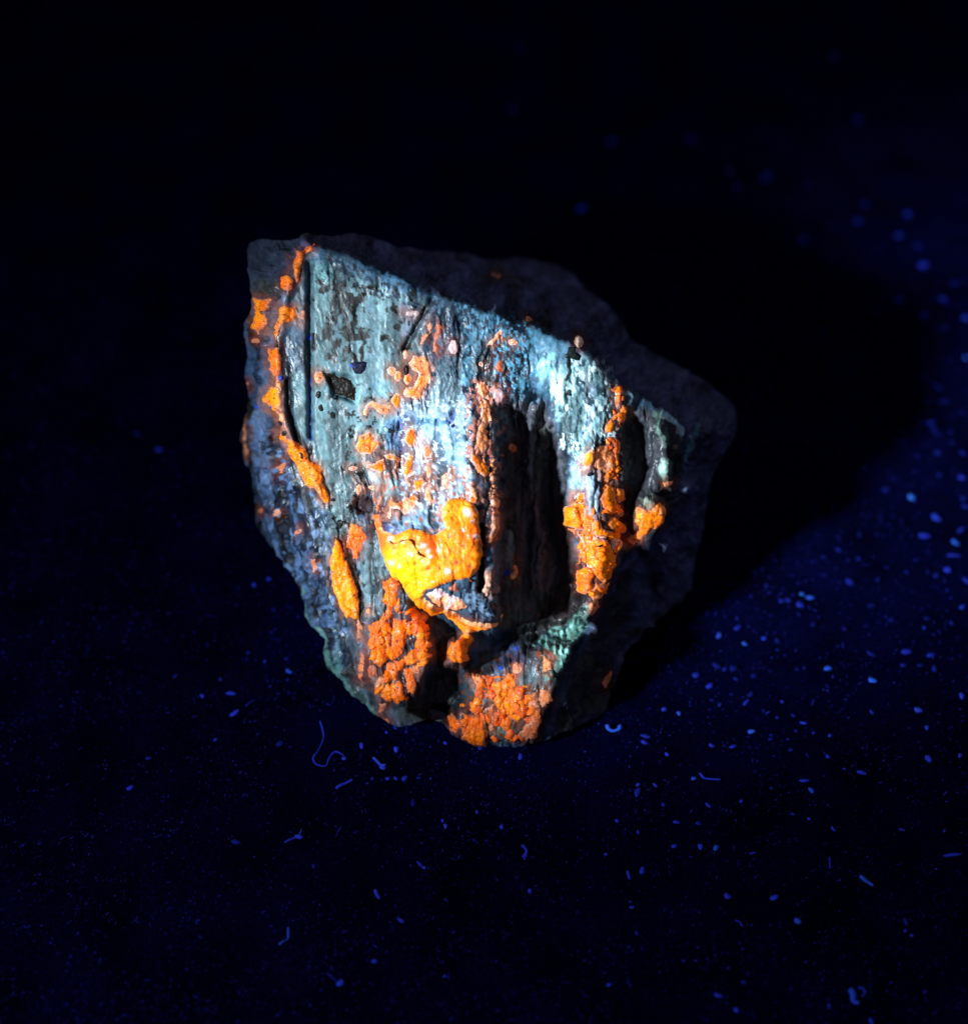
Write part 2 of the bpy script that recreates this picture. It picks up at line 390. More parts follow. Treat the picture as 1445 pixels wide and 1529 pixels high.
# foot
paint(P(688,880,720,870,748,880,748,925,715,928,700,910), (0.22,0.30,0.40), 5, 0.9, 8)
paint(P(722,855,738,850,744,890,732,900,722,890), (0.45,0.42,0.44), 4, 0.8, 6)
paint(P(700,950,740,945,772,950,765,962,720,975,702,975), (0.15,0.22,0.33), 4, 0.9, 6)
paint(P(640,925,690,945,665,990,690,1010,690,1085,620,1080,630,1040,650,985), (0.055,0.062,0.078), 6, 0.95, 8)  # recess shade deepened in the colour
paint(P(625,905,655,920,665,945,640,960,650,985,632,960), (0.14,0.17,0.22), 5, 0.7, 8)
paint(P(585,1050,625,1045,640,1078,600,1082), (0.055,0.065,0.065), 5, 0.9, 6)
paint(P(548,970,560,965,568,1000,560,1035,545,1025), (0.17,0.11,0.11), 5, 0.8, 6)
paint(P(700,1000,790,965,830,960,858,970,830,1050,800,1104,700,1108,690,1060), (0.15,0.15,0.16), 7, 0.8, 8)
paint(P(740,975,775,965,785,990,765,1005,735,1010), (0.11,0.16,0.30), 5, 0.8, 8)
paint(P(775,1005,800,1000,812,1020,795,1035,778,1025), (0.20,0.27,0.30), 4, 0.8, 6)
paint(P(708,1030,718,1030,720,1055,712,1058), (0.42,0.58,0.58), 3, 0.9, 3)
paint(P(740,1085,765,1085,770,1105,740,1108), (0.30,0.34,0.28), 4, 0.8, 6)
cm = (crust * 0.95 * sst(-0.45, 0.1, n_mid + n_fine * 0.5 + 0.12))[..., None]
COLR = COLR * (1 - cm) + (np.array((0.40,0.74,0.64)) * (0.25 + 0.9 * crust_dome * (0.6 + 0.8 * cid))[..., None]) * cm
paint(E(853,954,12,8,30), (0.50,0.82,0.66), 6, 0.5, 5)
paint(P(850,1000,875,960,905,900,925,860,945,840,900,1060,830,1100), (0.085,0.080,0.085), 6, 0.9, 8)  # lower right flank: shade painted in as a darker tone
paint(P(895,945,915,930,925,975,905,1005,895,990), (0.10,0.10,0.16), 6, 0.8, 6)
paint(P(935,985,945,970,948,1000,938,1020,928,1010), (0.16,0.17,0.13), 5, 0.6, 6)
paint(E(740,412,16,10), (0.13,0.11,0.11), 5, 0.8, 6)
paint(L(4, 760,420, 785,435), (0.16,0.17,0.24), 4, 0.7, 6)
paint(L(4, 505,365, 530,378), (0.13,0.18,0.22), 4, 0.7, 5)
OC = 'orange_crystal'
RIMP = (0.85, 0.55, 0.50)
YEL = (1.0, 0.62, 0.0)
ORANGE = [
 (P(575,880,592,880,600,905,588,920,620,905,645,930,640,960,648,980,625,1000,622,1035,600,1045,575,1050,560,1035,575,1000,550,985,552,935,572,920), (0.88,0.140,0.004), 5, 17, 'c'),
 (P(848,760,868,738,880,770,898,722,930,735,928,795,918,840,905,885,882,893,862,870,866,800), (0.86,0.132,0.004), 5.5, 14, 'c'),
 (L(8, 921,585,922,620,909,650,918,700,910,730), (0.55,0.08,0.012), 3.5, 9, 'c'),
 (L(8, 722,578,728,640,716,672,718,700), (0.75,0.24,0.13), 3, 8, 'c'),
 (L(6, 734,690,737,750,736,805), (0.75,0.22,0.10), 3, 7, 'c'),
 (P(675,1062,705,1045,720,1010,770,1010,800,1035,805,1070,790,1100,730,1108,700,1108), (0.74,0.100,0.010), 5, 15, 'c'),
 (P(457,370,471,365,467,373,455,380,451,393,449,404,447,418,443,423,439,415,438,398,442,386,447,377), 'd', 4, 11, 'f'),
 (P(422,415,432,412,439,420,437,429,432,437,419,429), 'd', 4, 9, 'f'),
 (P(381,444,406,447,401,465,400,484,394,499,382,490,383,469), 'o', 4, 14, 'f'),
 (E(386,508,5,4), 'q', 2, 6, 'b'),
 (P(415,458,442,458,443,473,437,480,420,484,414,503,418,514,411,506,410,487,417,478), 'o', 4, 10, 'f'),
 (E(452,470,4,8), 'q', 2, 6, 'b'),
 (P(403,520,415,519,420,533,421,547,420,554,415,562,411,560,407,551,403,535), 'd', 4, 9, 'b'),
 (P(399,582,407,577,415,580,420,595,420,606,415,616,411,609,400,601,395,595), 'y', 5, 12, 's'),
 (P(414,612,425,620,426,632,430,645,424,636,418,622), 's', 3, 6, 'b'),
 (P(414,563,421,574,420,583,413,577), 's', 3, 6, 'b'),
 (P(417,642,424,647,429,655,443,659,457,671,460,683,465,687,478,694,482,706,482,720,489,734,494,745,492,748,486,752,480,745,476,733,470,728,462,728,452,718,446,703,440,690,430,680,428,662,420,655), 'o', 5, 13, 'f'),
 (P(370,626,373,629,372,651,368,659,370,678,368,685,364,677,363,667,367,658,368,640), 's', 2, 8, 's'),
 (P(374,569,376,572,371,584,369,577), 'q', 2, 6, 's'),
 (E(476,563,8,9), 's', 2.5, 7, 'b'),
 (E(421,699,4.5,7), 'q', 1.5, 7, 's'),
 (E(585,554,7,7.5), 's', 3, 8, 's'), (E(595,561,6.5,8), 'o', 4, 8, 's'), (E(609,566,6,8), 'o', 4, 8, 's'), (E(605,529,4,8.5), 's', 3, 8, 's'),
 (P(611,542,618,531,637,533,645,547,645,566,636,580,631,592,622,597,606,593,602,588,606,578,619,577,623,566,624,556,616,552), 's', 5, 10, 'b'),
 (P(616,545,622,545,630,556,634,560,632,572,624,582,620,592,608,590,608,582,618,578,622,568,626,560), 'o', 7.5, 9, 's'),
 (P(583,597,590,589,597,588,599,595,598,606,593,611,584,600), 'o', 4, 9, 'f'),
 (P(543,619,546,605,557,599,570,604,583,606,584,615,576,619,565,615,558,608,551,610,548,620), 's', 4, 9, 's'),
 (P(532,663,537,651,545,649,552,643,559,657,568,659,566,666,557,677,548,679,537,677,531,670), 'o', 6, 11, 'f'),
 (P(561,691,573,685,576,699,569,707,561,702,548,698,548,693), 'o', 5, 10, 's'),
 (P(572,680,584,677,601,685,597,696,593,703,588,700,591,689,581,687,576,685), 'o', 5, 9, 's'),
 (E(613,653,9,15), 'o', 5, 12, 's'),
 (P(606,685,612,678,618,682,616,696,616,705,609,713,612,725,606,720,600,699), 'o', 6, 11, 's'),
 (E(638,674,7,11), 's', 2.5, 8, 'b'), (E(640,702,4,12), 's', 2, 7, 'b'),
 (P(617,717,629,713,634,723,629,734,620,734), 'o', 4, 9, 's'),
 (P(641,717,647,745,642,753,634,739), 's', 2.5, 7, 'b'),
 (P(605,745,616,738,626,745,615,759,605,768,593,759,586,760,581,774,576,771,579,759,587,743,593,752), 's', 5, 10, 'b'),
 (E(600,756,6,7), 'o', 6, 8, 's'), (E(615,747,7,6), 'o', 6, 8, 's'),
 (E(665,718,7,13), 'p', 2, 8, 's'), (E(676,714,4,7), 'p', 1.5, 7, 's'),
 (P(554,769,566,769,570,784,566,795,560,786), 'd', 4, 8, 's'),
 (P(562,752,568,738,572,742,566,765,560,766), 'q', 3, 6, 's'),
 (P(686,947,701,943,707,955,698,967,695,976,698,984,683,991,669,985,667,975,675,959,684,955), 'o', 6, 14, 'f'),
 (P(703,677,714,680,732,705,724,713,713,705,703,688), 'o', 5, 10, 'b'),
 (P(717,600,734,600,734,622,727,642,734,663,720,676,707,672,712,646,719,626), 's', 3.5, 8, 'b'),
 (P(700,727,712,729,714,746,706,749), 's', 4, 8, 'b'), (E(706,746,7,6), 'o', 4, 8, 's'),
 (E(739,751,7.5,7.5), 's', 5, 12, 's'),
 (P(732,769,744,772,743,793,736,811,729,811,733,789), 's', 4, 8, 'b'),
 (E(735,716,4,7), 's', 3, 8, 's'),
 (P(726,855,732,857,733,877,728,891,721,882), 'p', 3, 8, 's'),
 (E(766,669,5,7), 'r', 2, 7, 's'),
 (P(768,836,773,848,774,857,766,867,762,862,768,852), 's', 3, 6, 'b'),
 (P(912,582,920,576,930,578,927,594,920,590), 'd', 4, 7, 'b'),
 (P(929,605,937,609,935,620,930,631,922,631,915,620,923,614), 'o', 5, 8, 'b'),
 (P(902,639,912,622,915,636,912,645,904,646), 'o', 4, 7, 'b'),
 (E(921,600,4,9), 'r', 2, 7, 'b'),
 (E(879,686,7.5,17,18), 'y', 6, 20, 's'),
 (P(890,668,905,665,918,680,917,700,906,708,888,697), 's', 3.5, 7, 'b'),
 (P(915,652,924,660,923,690,917,702,914,680), 'd', 4, 8, 'b'),
 (P(916,692,915,714,907,724,902,712,908,698), 'o', 5, 9, 'f'),
 (P(905,721,917,728,919,744,924,752,913,768,905,764,898,751,899,739), 'o', 6, 14, 'f'),
 (P(919,728,931,731,933,746,924,750,919,744), 'd', 5, 9, 'b'),
 (P(860,735,874,735,873,751,867,754,860,746), 'o', 5, 12, 's'),
 (P(845,757,858,750,865,753,873,758,874,783,869,790,855,789,844,782), 'o', 8, 20, 'f'),
 (P(849,788,862,790,857,799), 'd', 4, 10, 's'),
 (E(916,782,9.5,9.5), 'o', 7, 20, 's'), (E(928,789,7,8), 'd', 5, 15, 's'), (E(927,767,5,4.5), 's', 4, 9, 's'),
 (P(884,776,896,775,898,789,912,794,905,804,891,802,883,794), 'o', 7, 13, 'f'),
 (P(863,797,881,802,891,802,903,807,916,822,919,836,914,848,890,852,876,846,869,831,865,819,870,811), 'o', 9, 13, 'f'),
 (P(914,846,912,862,902,870,894,864,884,858,884,848), 'o', 8, 11, 'b'),
 (P(860,852,876,846,888,856,884,874,876,888,863,884,858,869), 'd', 8, 16, 's'),
 (P(886,872,902,869,905,881,896,894,885,897,878,888), 's', 7, 13, 's'),
 (E(921,813,8,10), 'p', 5, 14, 's'),
 (P(880,900,892,893,895,905,884,922,878,915), 'q', 3, 9, 's'),
 (P(953,758,968,762,984,751,995,760,991,775,981,789,971,789,961,801,952,808,945,801,955,791,950,779), 'o', 7, 11, 'b'),
 (E(985,764,8,10), 's', 8, 14, 's'),
 (P(940,798,950,800,955,810,945,815,936,806), 'r', 3, 9, 's'),
 (P(988,720,1006,717,1004,725,991,727), 's', 3, 7, 's'),
 (P(500,803,507,806,513,820,517,839,525,860,532,876,536,893,536,910,536,922,533,927,522,922,517,924,508,906,498,883,495,860,493,835,497,820), 'y', 7, 22, 's'),
 (P(535,922,541,938,538,955,534,952,533,933), 's', 2.5, 8, 's'),
 (P(540,974,545,985,541,1005,541,1018,535,1011,535,998), 'd', 3, 9, 's'),
 (P(524,782,541,786,546,803,539,820,535,833,528,833,525,822,517,817,520,798), 'd', 5, 13, 'b'),
 (P(571,868,585,862,597,872,592,884,591,904,585,908,586,921,575,930,571,925,577,908,574,885), 'd', 6, 12, 'b'),
 (P(553,934,574,924,582,935,583,960,582,978,576,990,566,996,556,989,563,975,549,963,557,949), 'd', 7, 14, 'f'),
 (P(588,925,607,925,609,950,604,965,598,980,590,985,583,980,585,960,588,940), 'd', 8, 15, 'f'),
 (E(617,936,10.5,11), (0.55,0.075,0.004), 7, 9, 'b'), (E(621,918,7,8), 'd', 5, 9, 'b'),
 (E(633,921,7,8), 'o', 5, 12, 's'), (E(629,949,7,8.5), 'y', 5, 14, 's'), (E(638,963,5.5,5.5), 'y', 5, 12, 's'),
 (P(603,982,613,975,632,973,645,976,643,982,629,987,616,992,607,993), 'o', 6, 9, 'b'),
 (P(577,991,591,989,595,998,593,1016,582,1018,575,1009), 'd', 7, 16, 's'),
 (P(602,998,613,996,620,1006,620,1018,618,1035,609,1035,606,1018), 'd', 6, 12, 'f'),
 (P(569,1036,582,1021,595,1016,603,1021,602,1038,591,1043,580,1047,569,1041), 'o', 7, 11, 'b'),
 (P(566,1008,577,1013,568,1027,559,1030), 's', 4, 8, 'b'), (E(621,1000,6,6.5), 's', 4, 9, 's'), (E(555,1003,7,11), 'r', 3, 9, 's'),
 (P(566,1050,580,1048,574,1062,566,1064), 'q', 3, 7, 'b'), (P(568,1070,584,1076,580,1082,566,1076), 'd', 3, 7, 's'),
 (P(704,1005,713,1004,721,1016,712,1025,705,1017), 's', 4, 9, 'f'),
 (P(730,1020,750,1017,759,1005,769,1004,771,1031,782,1037,786,1066,774,1078,759,1071,744,1058,736,1046,740,1037), 'o', 7, 15, 'f'),
 (P(748,1048,762,1042,773,1046,778,1060,770,1070,756,1062), 'y', 10, 14, 'f'),
 (P(669,1072,677,1067,684,1074,693,1081,683,1093,672,1089), 'd', 6, 12, 's'),
 (P(702,1049,712,1048,715,1061,707,1066,701,1060), 'd', 5, 12, 's'),
 (P(692,1066,704,1067,722,1069,725,1083,724,1111,707,1112,690,1101,696,1083), 'd', 7, 14, 'f'),
 (E(737,1074,5.5,6.5), 's', 4, 10, 's'), (E(733,1086,4.5,5.5), 's', 3, 9, 's'),
 (P(789,1037,800,1034,807,1052,807,1075,801,1099,786,1107,769,1099,782,1087,792,1067,786,1049), 'q', 5, 11, 'b'),
 (P(806,1026,820,1031,824,1046,810,1055,804,1045), 's', 5, 11, 's'),
 (P(812,980,824,988,822,1000,812,1005,808,991), 's', 4, 9, 'b'), (E(771,998,8,9), 'q', 3, 9, 's'),
 (P(720,1062,738,1050,742,1066,730,1070), 'q', 4, 8, 'b'),
 (P(746,918,752,916,748,929), 's', 2, 6, 's'),
 (P(626,515,631,502,640,497,637,486,642,479,648,486,645,495,635,508,629,515), 'q', 3, 8, 'b'),
 (P(649,478,663,486,659,497,651,511,658,520,653,530,647,525,647,505,651,494), (0.36,0.075,0.035), 3, 7, 'b'),
 (E(677,518,8,11), (0.62,0.36,0.36), 2.5, 8, 'b'), (E(615,468,11,5), (0.45,0.34,0.36), 1.5, 8, 's'),
 (P(746,491,753,495,743,509,736,516,728,515,729,509,736,505), 's', 3.5, 8, 'b'), (E(765,511,7,4.5), 's', 3, 7, 'b'),
 (E(789,476,5,4), 'q', 2, 7, 's'), (E(718,544,5,4.5), 's', 2, 7, 'b'), (E(746,547,6,10), 'r', 2, 7, 'b'),
 (P(712,571,724,571,732,589,725,596,714,589), 's', 4, 9, 'b'), (E(744,590,8,11), (0.62,0.36,0.36), 3, 9, 'b'),
 (E(863,511,6,9,-15), (0.80,0.55,0.42), 4, 9, 's'), (E(741,411,7,5), (0.22,0.09,0.07), 2, 8, 's'),
 (P(901,1003,908,1000,905,1020,899,1030,897,1018), 'r', 2, 8, 's'),
 (E(392,762,4,4), 'r', 2, 6, 's'), (E(422,764,5,5), 'r', 2, 6, 's'), (E(449,792,4,4), 'r', 2, 6, 's'), (P(467,832,474,832,476,850,471,855), 'q', 2, 6, 's'),
 (E(550,912,4,4), 's', 2, 6, 's'), (E(527,700,6,4), 's', 2, 6, 's'), (E(536,731,4,9,10), 'o', 3, 6, 's'), (E(556,728,7,4), 's', 2, 5, 'b'),
]
for _shp, _t, _h, _c, _k in ORANGE:  # halo: mixed-in mineral and its bleeding glow, painted into the matrix
    if _k == 'c': continue
    if _shp[0] == 'e': bx = (_shp[1] - 40, _shp[1] + 40, _shp[2] - 40, _shp[2] + 40)
    else:
        _p = np.array(_shp[1]); bx = (_p[:, 0].min() - 30, _p[:, 0].max() + 30, _p[:, 1].min() - 30, _p[:, 1].max() + 30)
    i0 = max(0, int((bx[0] - xs[0]) / STEP)); i1 = int((bx[1] - xs[0]) / STEP); j0 = max(0, int((bx[2] - ys[0]) / STEP)); j1 = int((bx[3] - ys[0]) / STEP)
    sl = (slice(i0, i1), slice(j0, j1))
    sd = shape_sdf(X[sl], Y[sl], _shp) + (n_mid * 5 + n_fine * 3)[sl]
    m = (sst(-13, 1, sd) * 0.52)[..., None]
    m = m * 1.25
    COLR[sl] = COLR[sl] * (1 - m) + np.array((0.42, 0.15, 0.075) if _t in ('o', 'y', 's', 'p') else (0.26, 0.06, 0.025)) * m
paint(E(457,354,12,9), (0.05,0.055,0.08), 4, 0.95, 3)  # darkened to hide the light caught on this small step
# mottling of the whole matrix, dark specks, sparkle specks
mot = 1 + (0.45 - 0.2 * calm) * n_mid * front_w + (0.14 - 0.08 * calm) * n_fine + 0.60 * n_big * front_w + 0.35 * fbm(X / 45, Y / 60, 3, 83) * front_w
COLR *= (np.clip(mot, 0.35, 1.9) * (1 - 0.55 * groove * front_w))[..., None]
def specks(shp, dens, c, sx=5.5, sy=7.0, seed=90, soft=12, gain=0.06):
    global COLR
    s = sst(-soft, soft, shape_sdf(X, Y, shp))
    f = fbm(X / sx, Y / sy, 3, seed)
    m = (sst(dens, dens + gain, f) * (s > 0.02) * sst(0, 0.5, s))[..., None]
    COLR = COLR * (1 - m) + np.array(c) * m
BLK = (0.012, 0.011, 0.011)
specks(P(470,420,620,435,620,520,560,530,500,545,470,520), 0.20, BLK, 10, 14, 90)
specks(P(485,495,550,490,550,535,490,540), 0.06, BLK, 9, 10, 91)
specks(P(495,420,530,415,530,490,495,490), 0.10, BLK, 9, 15, 89)
specks(P(520,640,560,660,555,760,500,800,495,740), 0.22, BLK, 6, 8, 92)
specks(P(500,560,600,600,560,700,480,650), 0.33, BLK, 6, 7, 93)
specks(P(735,470,800,480,800,600,740,600), 0.12, (0.14,0.36,0.50), 4, 5, 94, 8)
specks(P(690,560,752,575,752,720,700,700), 0.13, (0.02,0.02,0.05), 5, 6, 95)
specks(P(700,570,750,580,750,700,700,680), 0.10, (0.62,0.26,0.20), 6, 8, 96)
specks(P(560,700,745,700,745,790,560,790), 0.26, (0.55,0.26,0.20), 7, 9, 97)
specks(P(600,600,700,600,700,760,600,760), 0.26, (0.75,0.85,0.95), 4, 4, 98)
specks(P(825,540,920,540,915,670,840,670), 0.24, (0.08,0.14,0.17), 5, 14, 99)
specks(P(825,540,920,540,915,670,840,670), 0.22, (0.80,0.94,0.98), 5, 10, 100)
specks(P(640,440,720,455,720,560,640,560), 0.10, (0.05,0.09,0.13), 5, 6, 101)
specks(P(690,870,750,870,750,935,700,930), 0.08, (0.03,0.05,0.09), 5, 5, 102, 4)
specks(P(380,620,480,760,520,960,470,930,400,780), 0.22, (0.03,0.035,0.06), 6, 14, 104)
specks(P(380,620,480,760,520,960,470,930,400,780), 0.24, (0.18,0.27,0.45), 6, 12, 105)
specks(P(500,385,640,435,760,480,740,500,600,450,480,410), 0.08, (0.04,0.08,0.13), 5, 5, 106)
specks(P(690,990,830,970,800,1104,690,1104), 0.24, (0.35,0.12,0.06), 7, 8, 107)
specks(P(535,780,610,780,600,900,545,930), 0.36, (0.05,0.07,0.09), 5, 6, 108)
paint(L(1.6, 462,400, 462,520, 463,570), (0.04,0.06,0.12), 2, 0.85, 2.5)
paint(L(2.0, 462,560, 463,610, 464,655), (0.03,0.08,0.36), 2, 0.9, 2.5)
paint(L(4.0, 430,550, 432,610, 440,645, 452,662), (0.012,0.014,0.02), 3, 0.95, 5)
paint(L(3.0, 455,510, 457,545, 460,560), (0.015,0.015,0.02), 3, 0.8, 4)
paint(L(5.0, 435,690, 440,715, 450,745), (0.02,0.02,0.025), 4, 0.8, 6)
paint(L(4.5, 612,512, 622,490, 632,470, 644,452), (0.04,0.045,0.055), 3, 0.85, 5)
paint(L(4.5, 676,462, 682,480), (0.04,0.045,0.06), 4, 0.8, 5)
paint(L(3.5, 718,790, 719,860, 716,880), (0.06,0.018,0.012), 3, 0.95, 2)
paint(L(4.0, 520,830, 526,855, 530,870, 538,890, 541,925), (0.015,0.015,0.02), 3, 0.9, 4)
paint(L(3.0, 585,580, 606,545, 607,550), BLK, 2, 0.0, 2)
paint(E(607,552,4.5,7), BLK, 2, 0.95, 2)
paint(L(2.0, 727,596, 738,615, 750,635), (0.03,0.015,0.03), 2, 0.9, 3)
paint(L(3.0, 732,700, 728,735, 724,745), (0.02,0.02,0.03), 2.5, 0.9, 3)
COLR = np.clip(0.70 * COLR ** 1.28, 0.004, 0.98)

# ------------------------------------------------------------------ mesh helpers
def make_mesh(name, verts, faces, colours=None, smooth=True):
    me = bpy.data.meshes.new(name)
    verts = np.asarray(verts, np.float32)
    faces = np.asarray(faces, np.int32)
    k = faces.shape[1]
    me.vertices.add(len(verts)); me.vertices.foreach_set('co', verts.ravel())
    me.loops.add(faces.size); me.loops.foreach_set('vertex_index', faces.ravel())
    me.polygons.add(len(faces)); me.polygons.foreach_set('loop_start', np.arange(0, faces.size, k, dtype=np.int32))
    me.polygons.foreach_set('use_smooth', np.full(len(faces), smooth))
    me.update(calc_edges=True)
    if colours is not None:
        a = me.attributes.new('mineral', 'FLOAT_COLOR', 'POINT')
        c = np.ones((len(verts), 4), np.float32); c[:, :3] = colours
        a.data.foreach_set('color', c.ravel())
    me.validate()
    return me
def link(name, me, mat, parent=None):
    o = bpy.data.objects.new(name, me)
    col.objects.link(o)
    if mat and not me.materials: me.materials.append(mat)
    if parent: o.parent = parent
    return o

# ------------------------------------------------------------------ the rock body: front relief closed by a rounded back
rock = bpy.data.objects.new('fluorescent_rock', None)
col.objects.link(rock)
rock.empty_display_size = 0.01
rock['label'] = 'rough striated grey-blue rock with glowing orange mineral patches standing on the dark cloth'
rock['category'] = 'rock'

inside = sil > -0.8
cell = inside[:-1, :-1] & inside[1:, :-1] & inside[1:, 1:] & inside[:-1, 1:]
ny = X.shape[1]
idx = np.arange(X.size).reshape(X.shape)
quads = np.stack([idx[:-1, :-1][cell], idx[:-1, 1:][cell], idx[1:, 1:][cell], idx[1:, :-1][cell]], 1)
edges = {}
for q in quads.tolist():
    for a, b in ((q[0], q[1]), (q[1], q[2]), (q[2], q[3]), (q[3], q[0])):
        if (b, a) in edges: del edges[(b, a)]
        else: edges[(a, b)] = 1
nxt = {}
for a, b in edges: nxt.setdefault(a, []).append(b)
loops = []
while nxt:
    s0 = next(iter(nxt)); lp = [s0]; c = s0
    while True:
        n = nxt[c].pop()
        if not nxt[c]: del nxt[c]
        if n == s0: break
        lp.append(n); c = n
        if c not in nxt: break
    loops.append(lp)
loops.sort(key=len)
loop = loops[-1]
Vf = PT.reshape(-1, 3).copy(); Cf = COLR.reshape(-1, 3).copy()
B = Vf[loop]
for _ in range(3):
    B = (np.roll(B, 1, 0) + np.roll(B, -1, 0) + 2 * B) / 4
Vf[loop] = B
AWAY = -TOW
cen = B.mean(0)
nb = len(loop)
rings = []; ring_c = []
NR = 26
DEPTH = 300 * S
for r in range(1, NR + 1):
    t = r / NR
    ang = t * math.pi / 2
    grow = DEPTH * math.sin(ang)
    shrink = math.cos(ang) ** 0.75
    ctr = cen + AWAY * grow
    R = ctr + (B - cen - ((B - cen) @ AWAY)[:, None] * AWAY) * shrink + AWAY * ((B - cen) @ AWAY)[:, None] * (1 - t)
    ph = np.arange(nb) / nb * 40
    R = R + ((R - ctr) * (fbm(ph * 1.0, np.full(nb, t * 6), 4, 120) * 0.10 * min(1, t * 4))[:, None])
    R[:, 2] = np.maximum(R[:, 2], 0.00005)
    rings.append(R)
    ring_c.append(np.array((0.085, 0.085, 0.150)) * (1 + 0.5 * fbm(ph * 3, np.full(nb, t * 14), 3, 121))[:, None])
base = len(Vf)
Vall = np.concatenate([Vf] + rings + [(cen + AWAY * DEPTH)[None]])
Vall[-1, 2] = max(Vall[-1, 2], 0.00005)
Call = np.concatenate([Cf] + ring_c + [np.array([[0.06, 0.06, 0.085]])])
hq = []
prev = np.array(loop)
for r in range(NR):
    cur = base + r * nb + np.arange(nb)
    hq.append(np.stack([np.roll(prev, -1), prev, cur, np.roll(cur, -1)], 1))
    prev = cur
tri = np.stack([np.roll(prev, -1), prev, np.full(nb, len(Vall) - 1), np.full(nb, len(Vall) - 1)], 1)
Q = np.concatenate([quads] + hq)
used = np.unique(np.concatenate([Q.ravel(), tri.ravel()]))
remap = np.full(len(Vall), -1); remap[used] = np.arange(len(used))
T3 = np.concatenate([Q[:, [0, 1, 2]], Q[:, [0, 2, 3]], tri[:, :3]])
body = link('rock_body', make_mesh('rock_body', Vall[used], remap[T3], Call[used]), M_rock, rock)

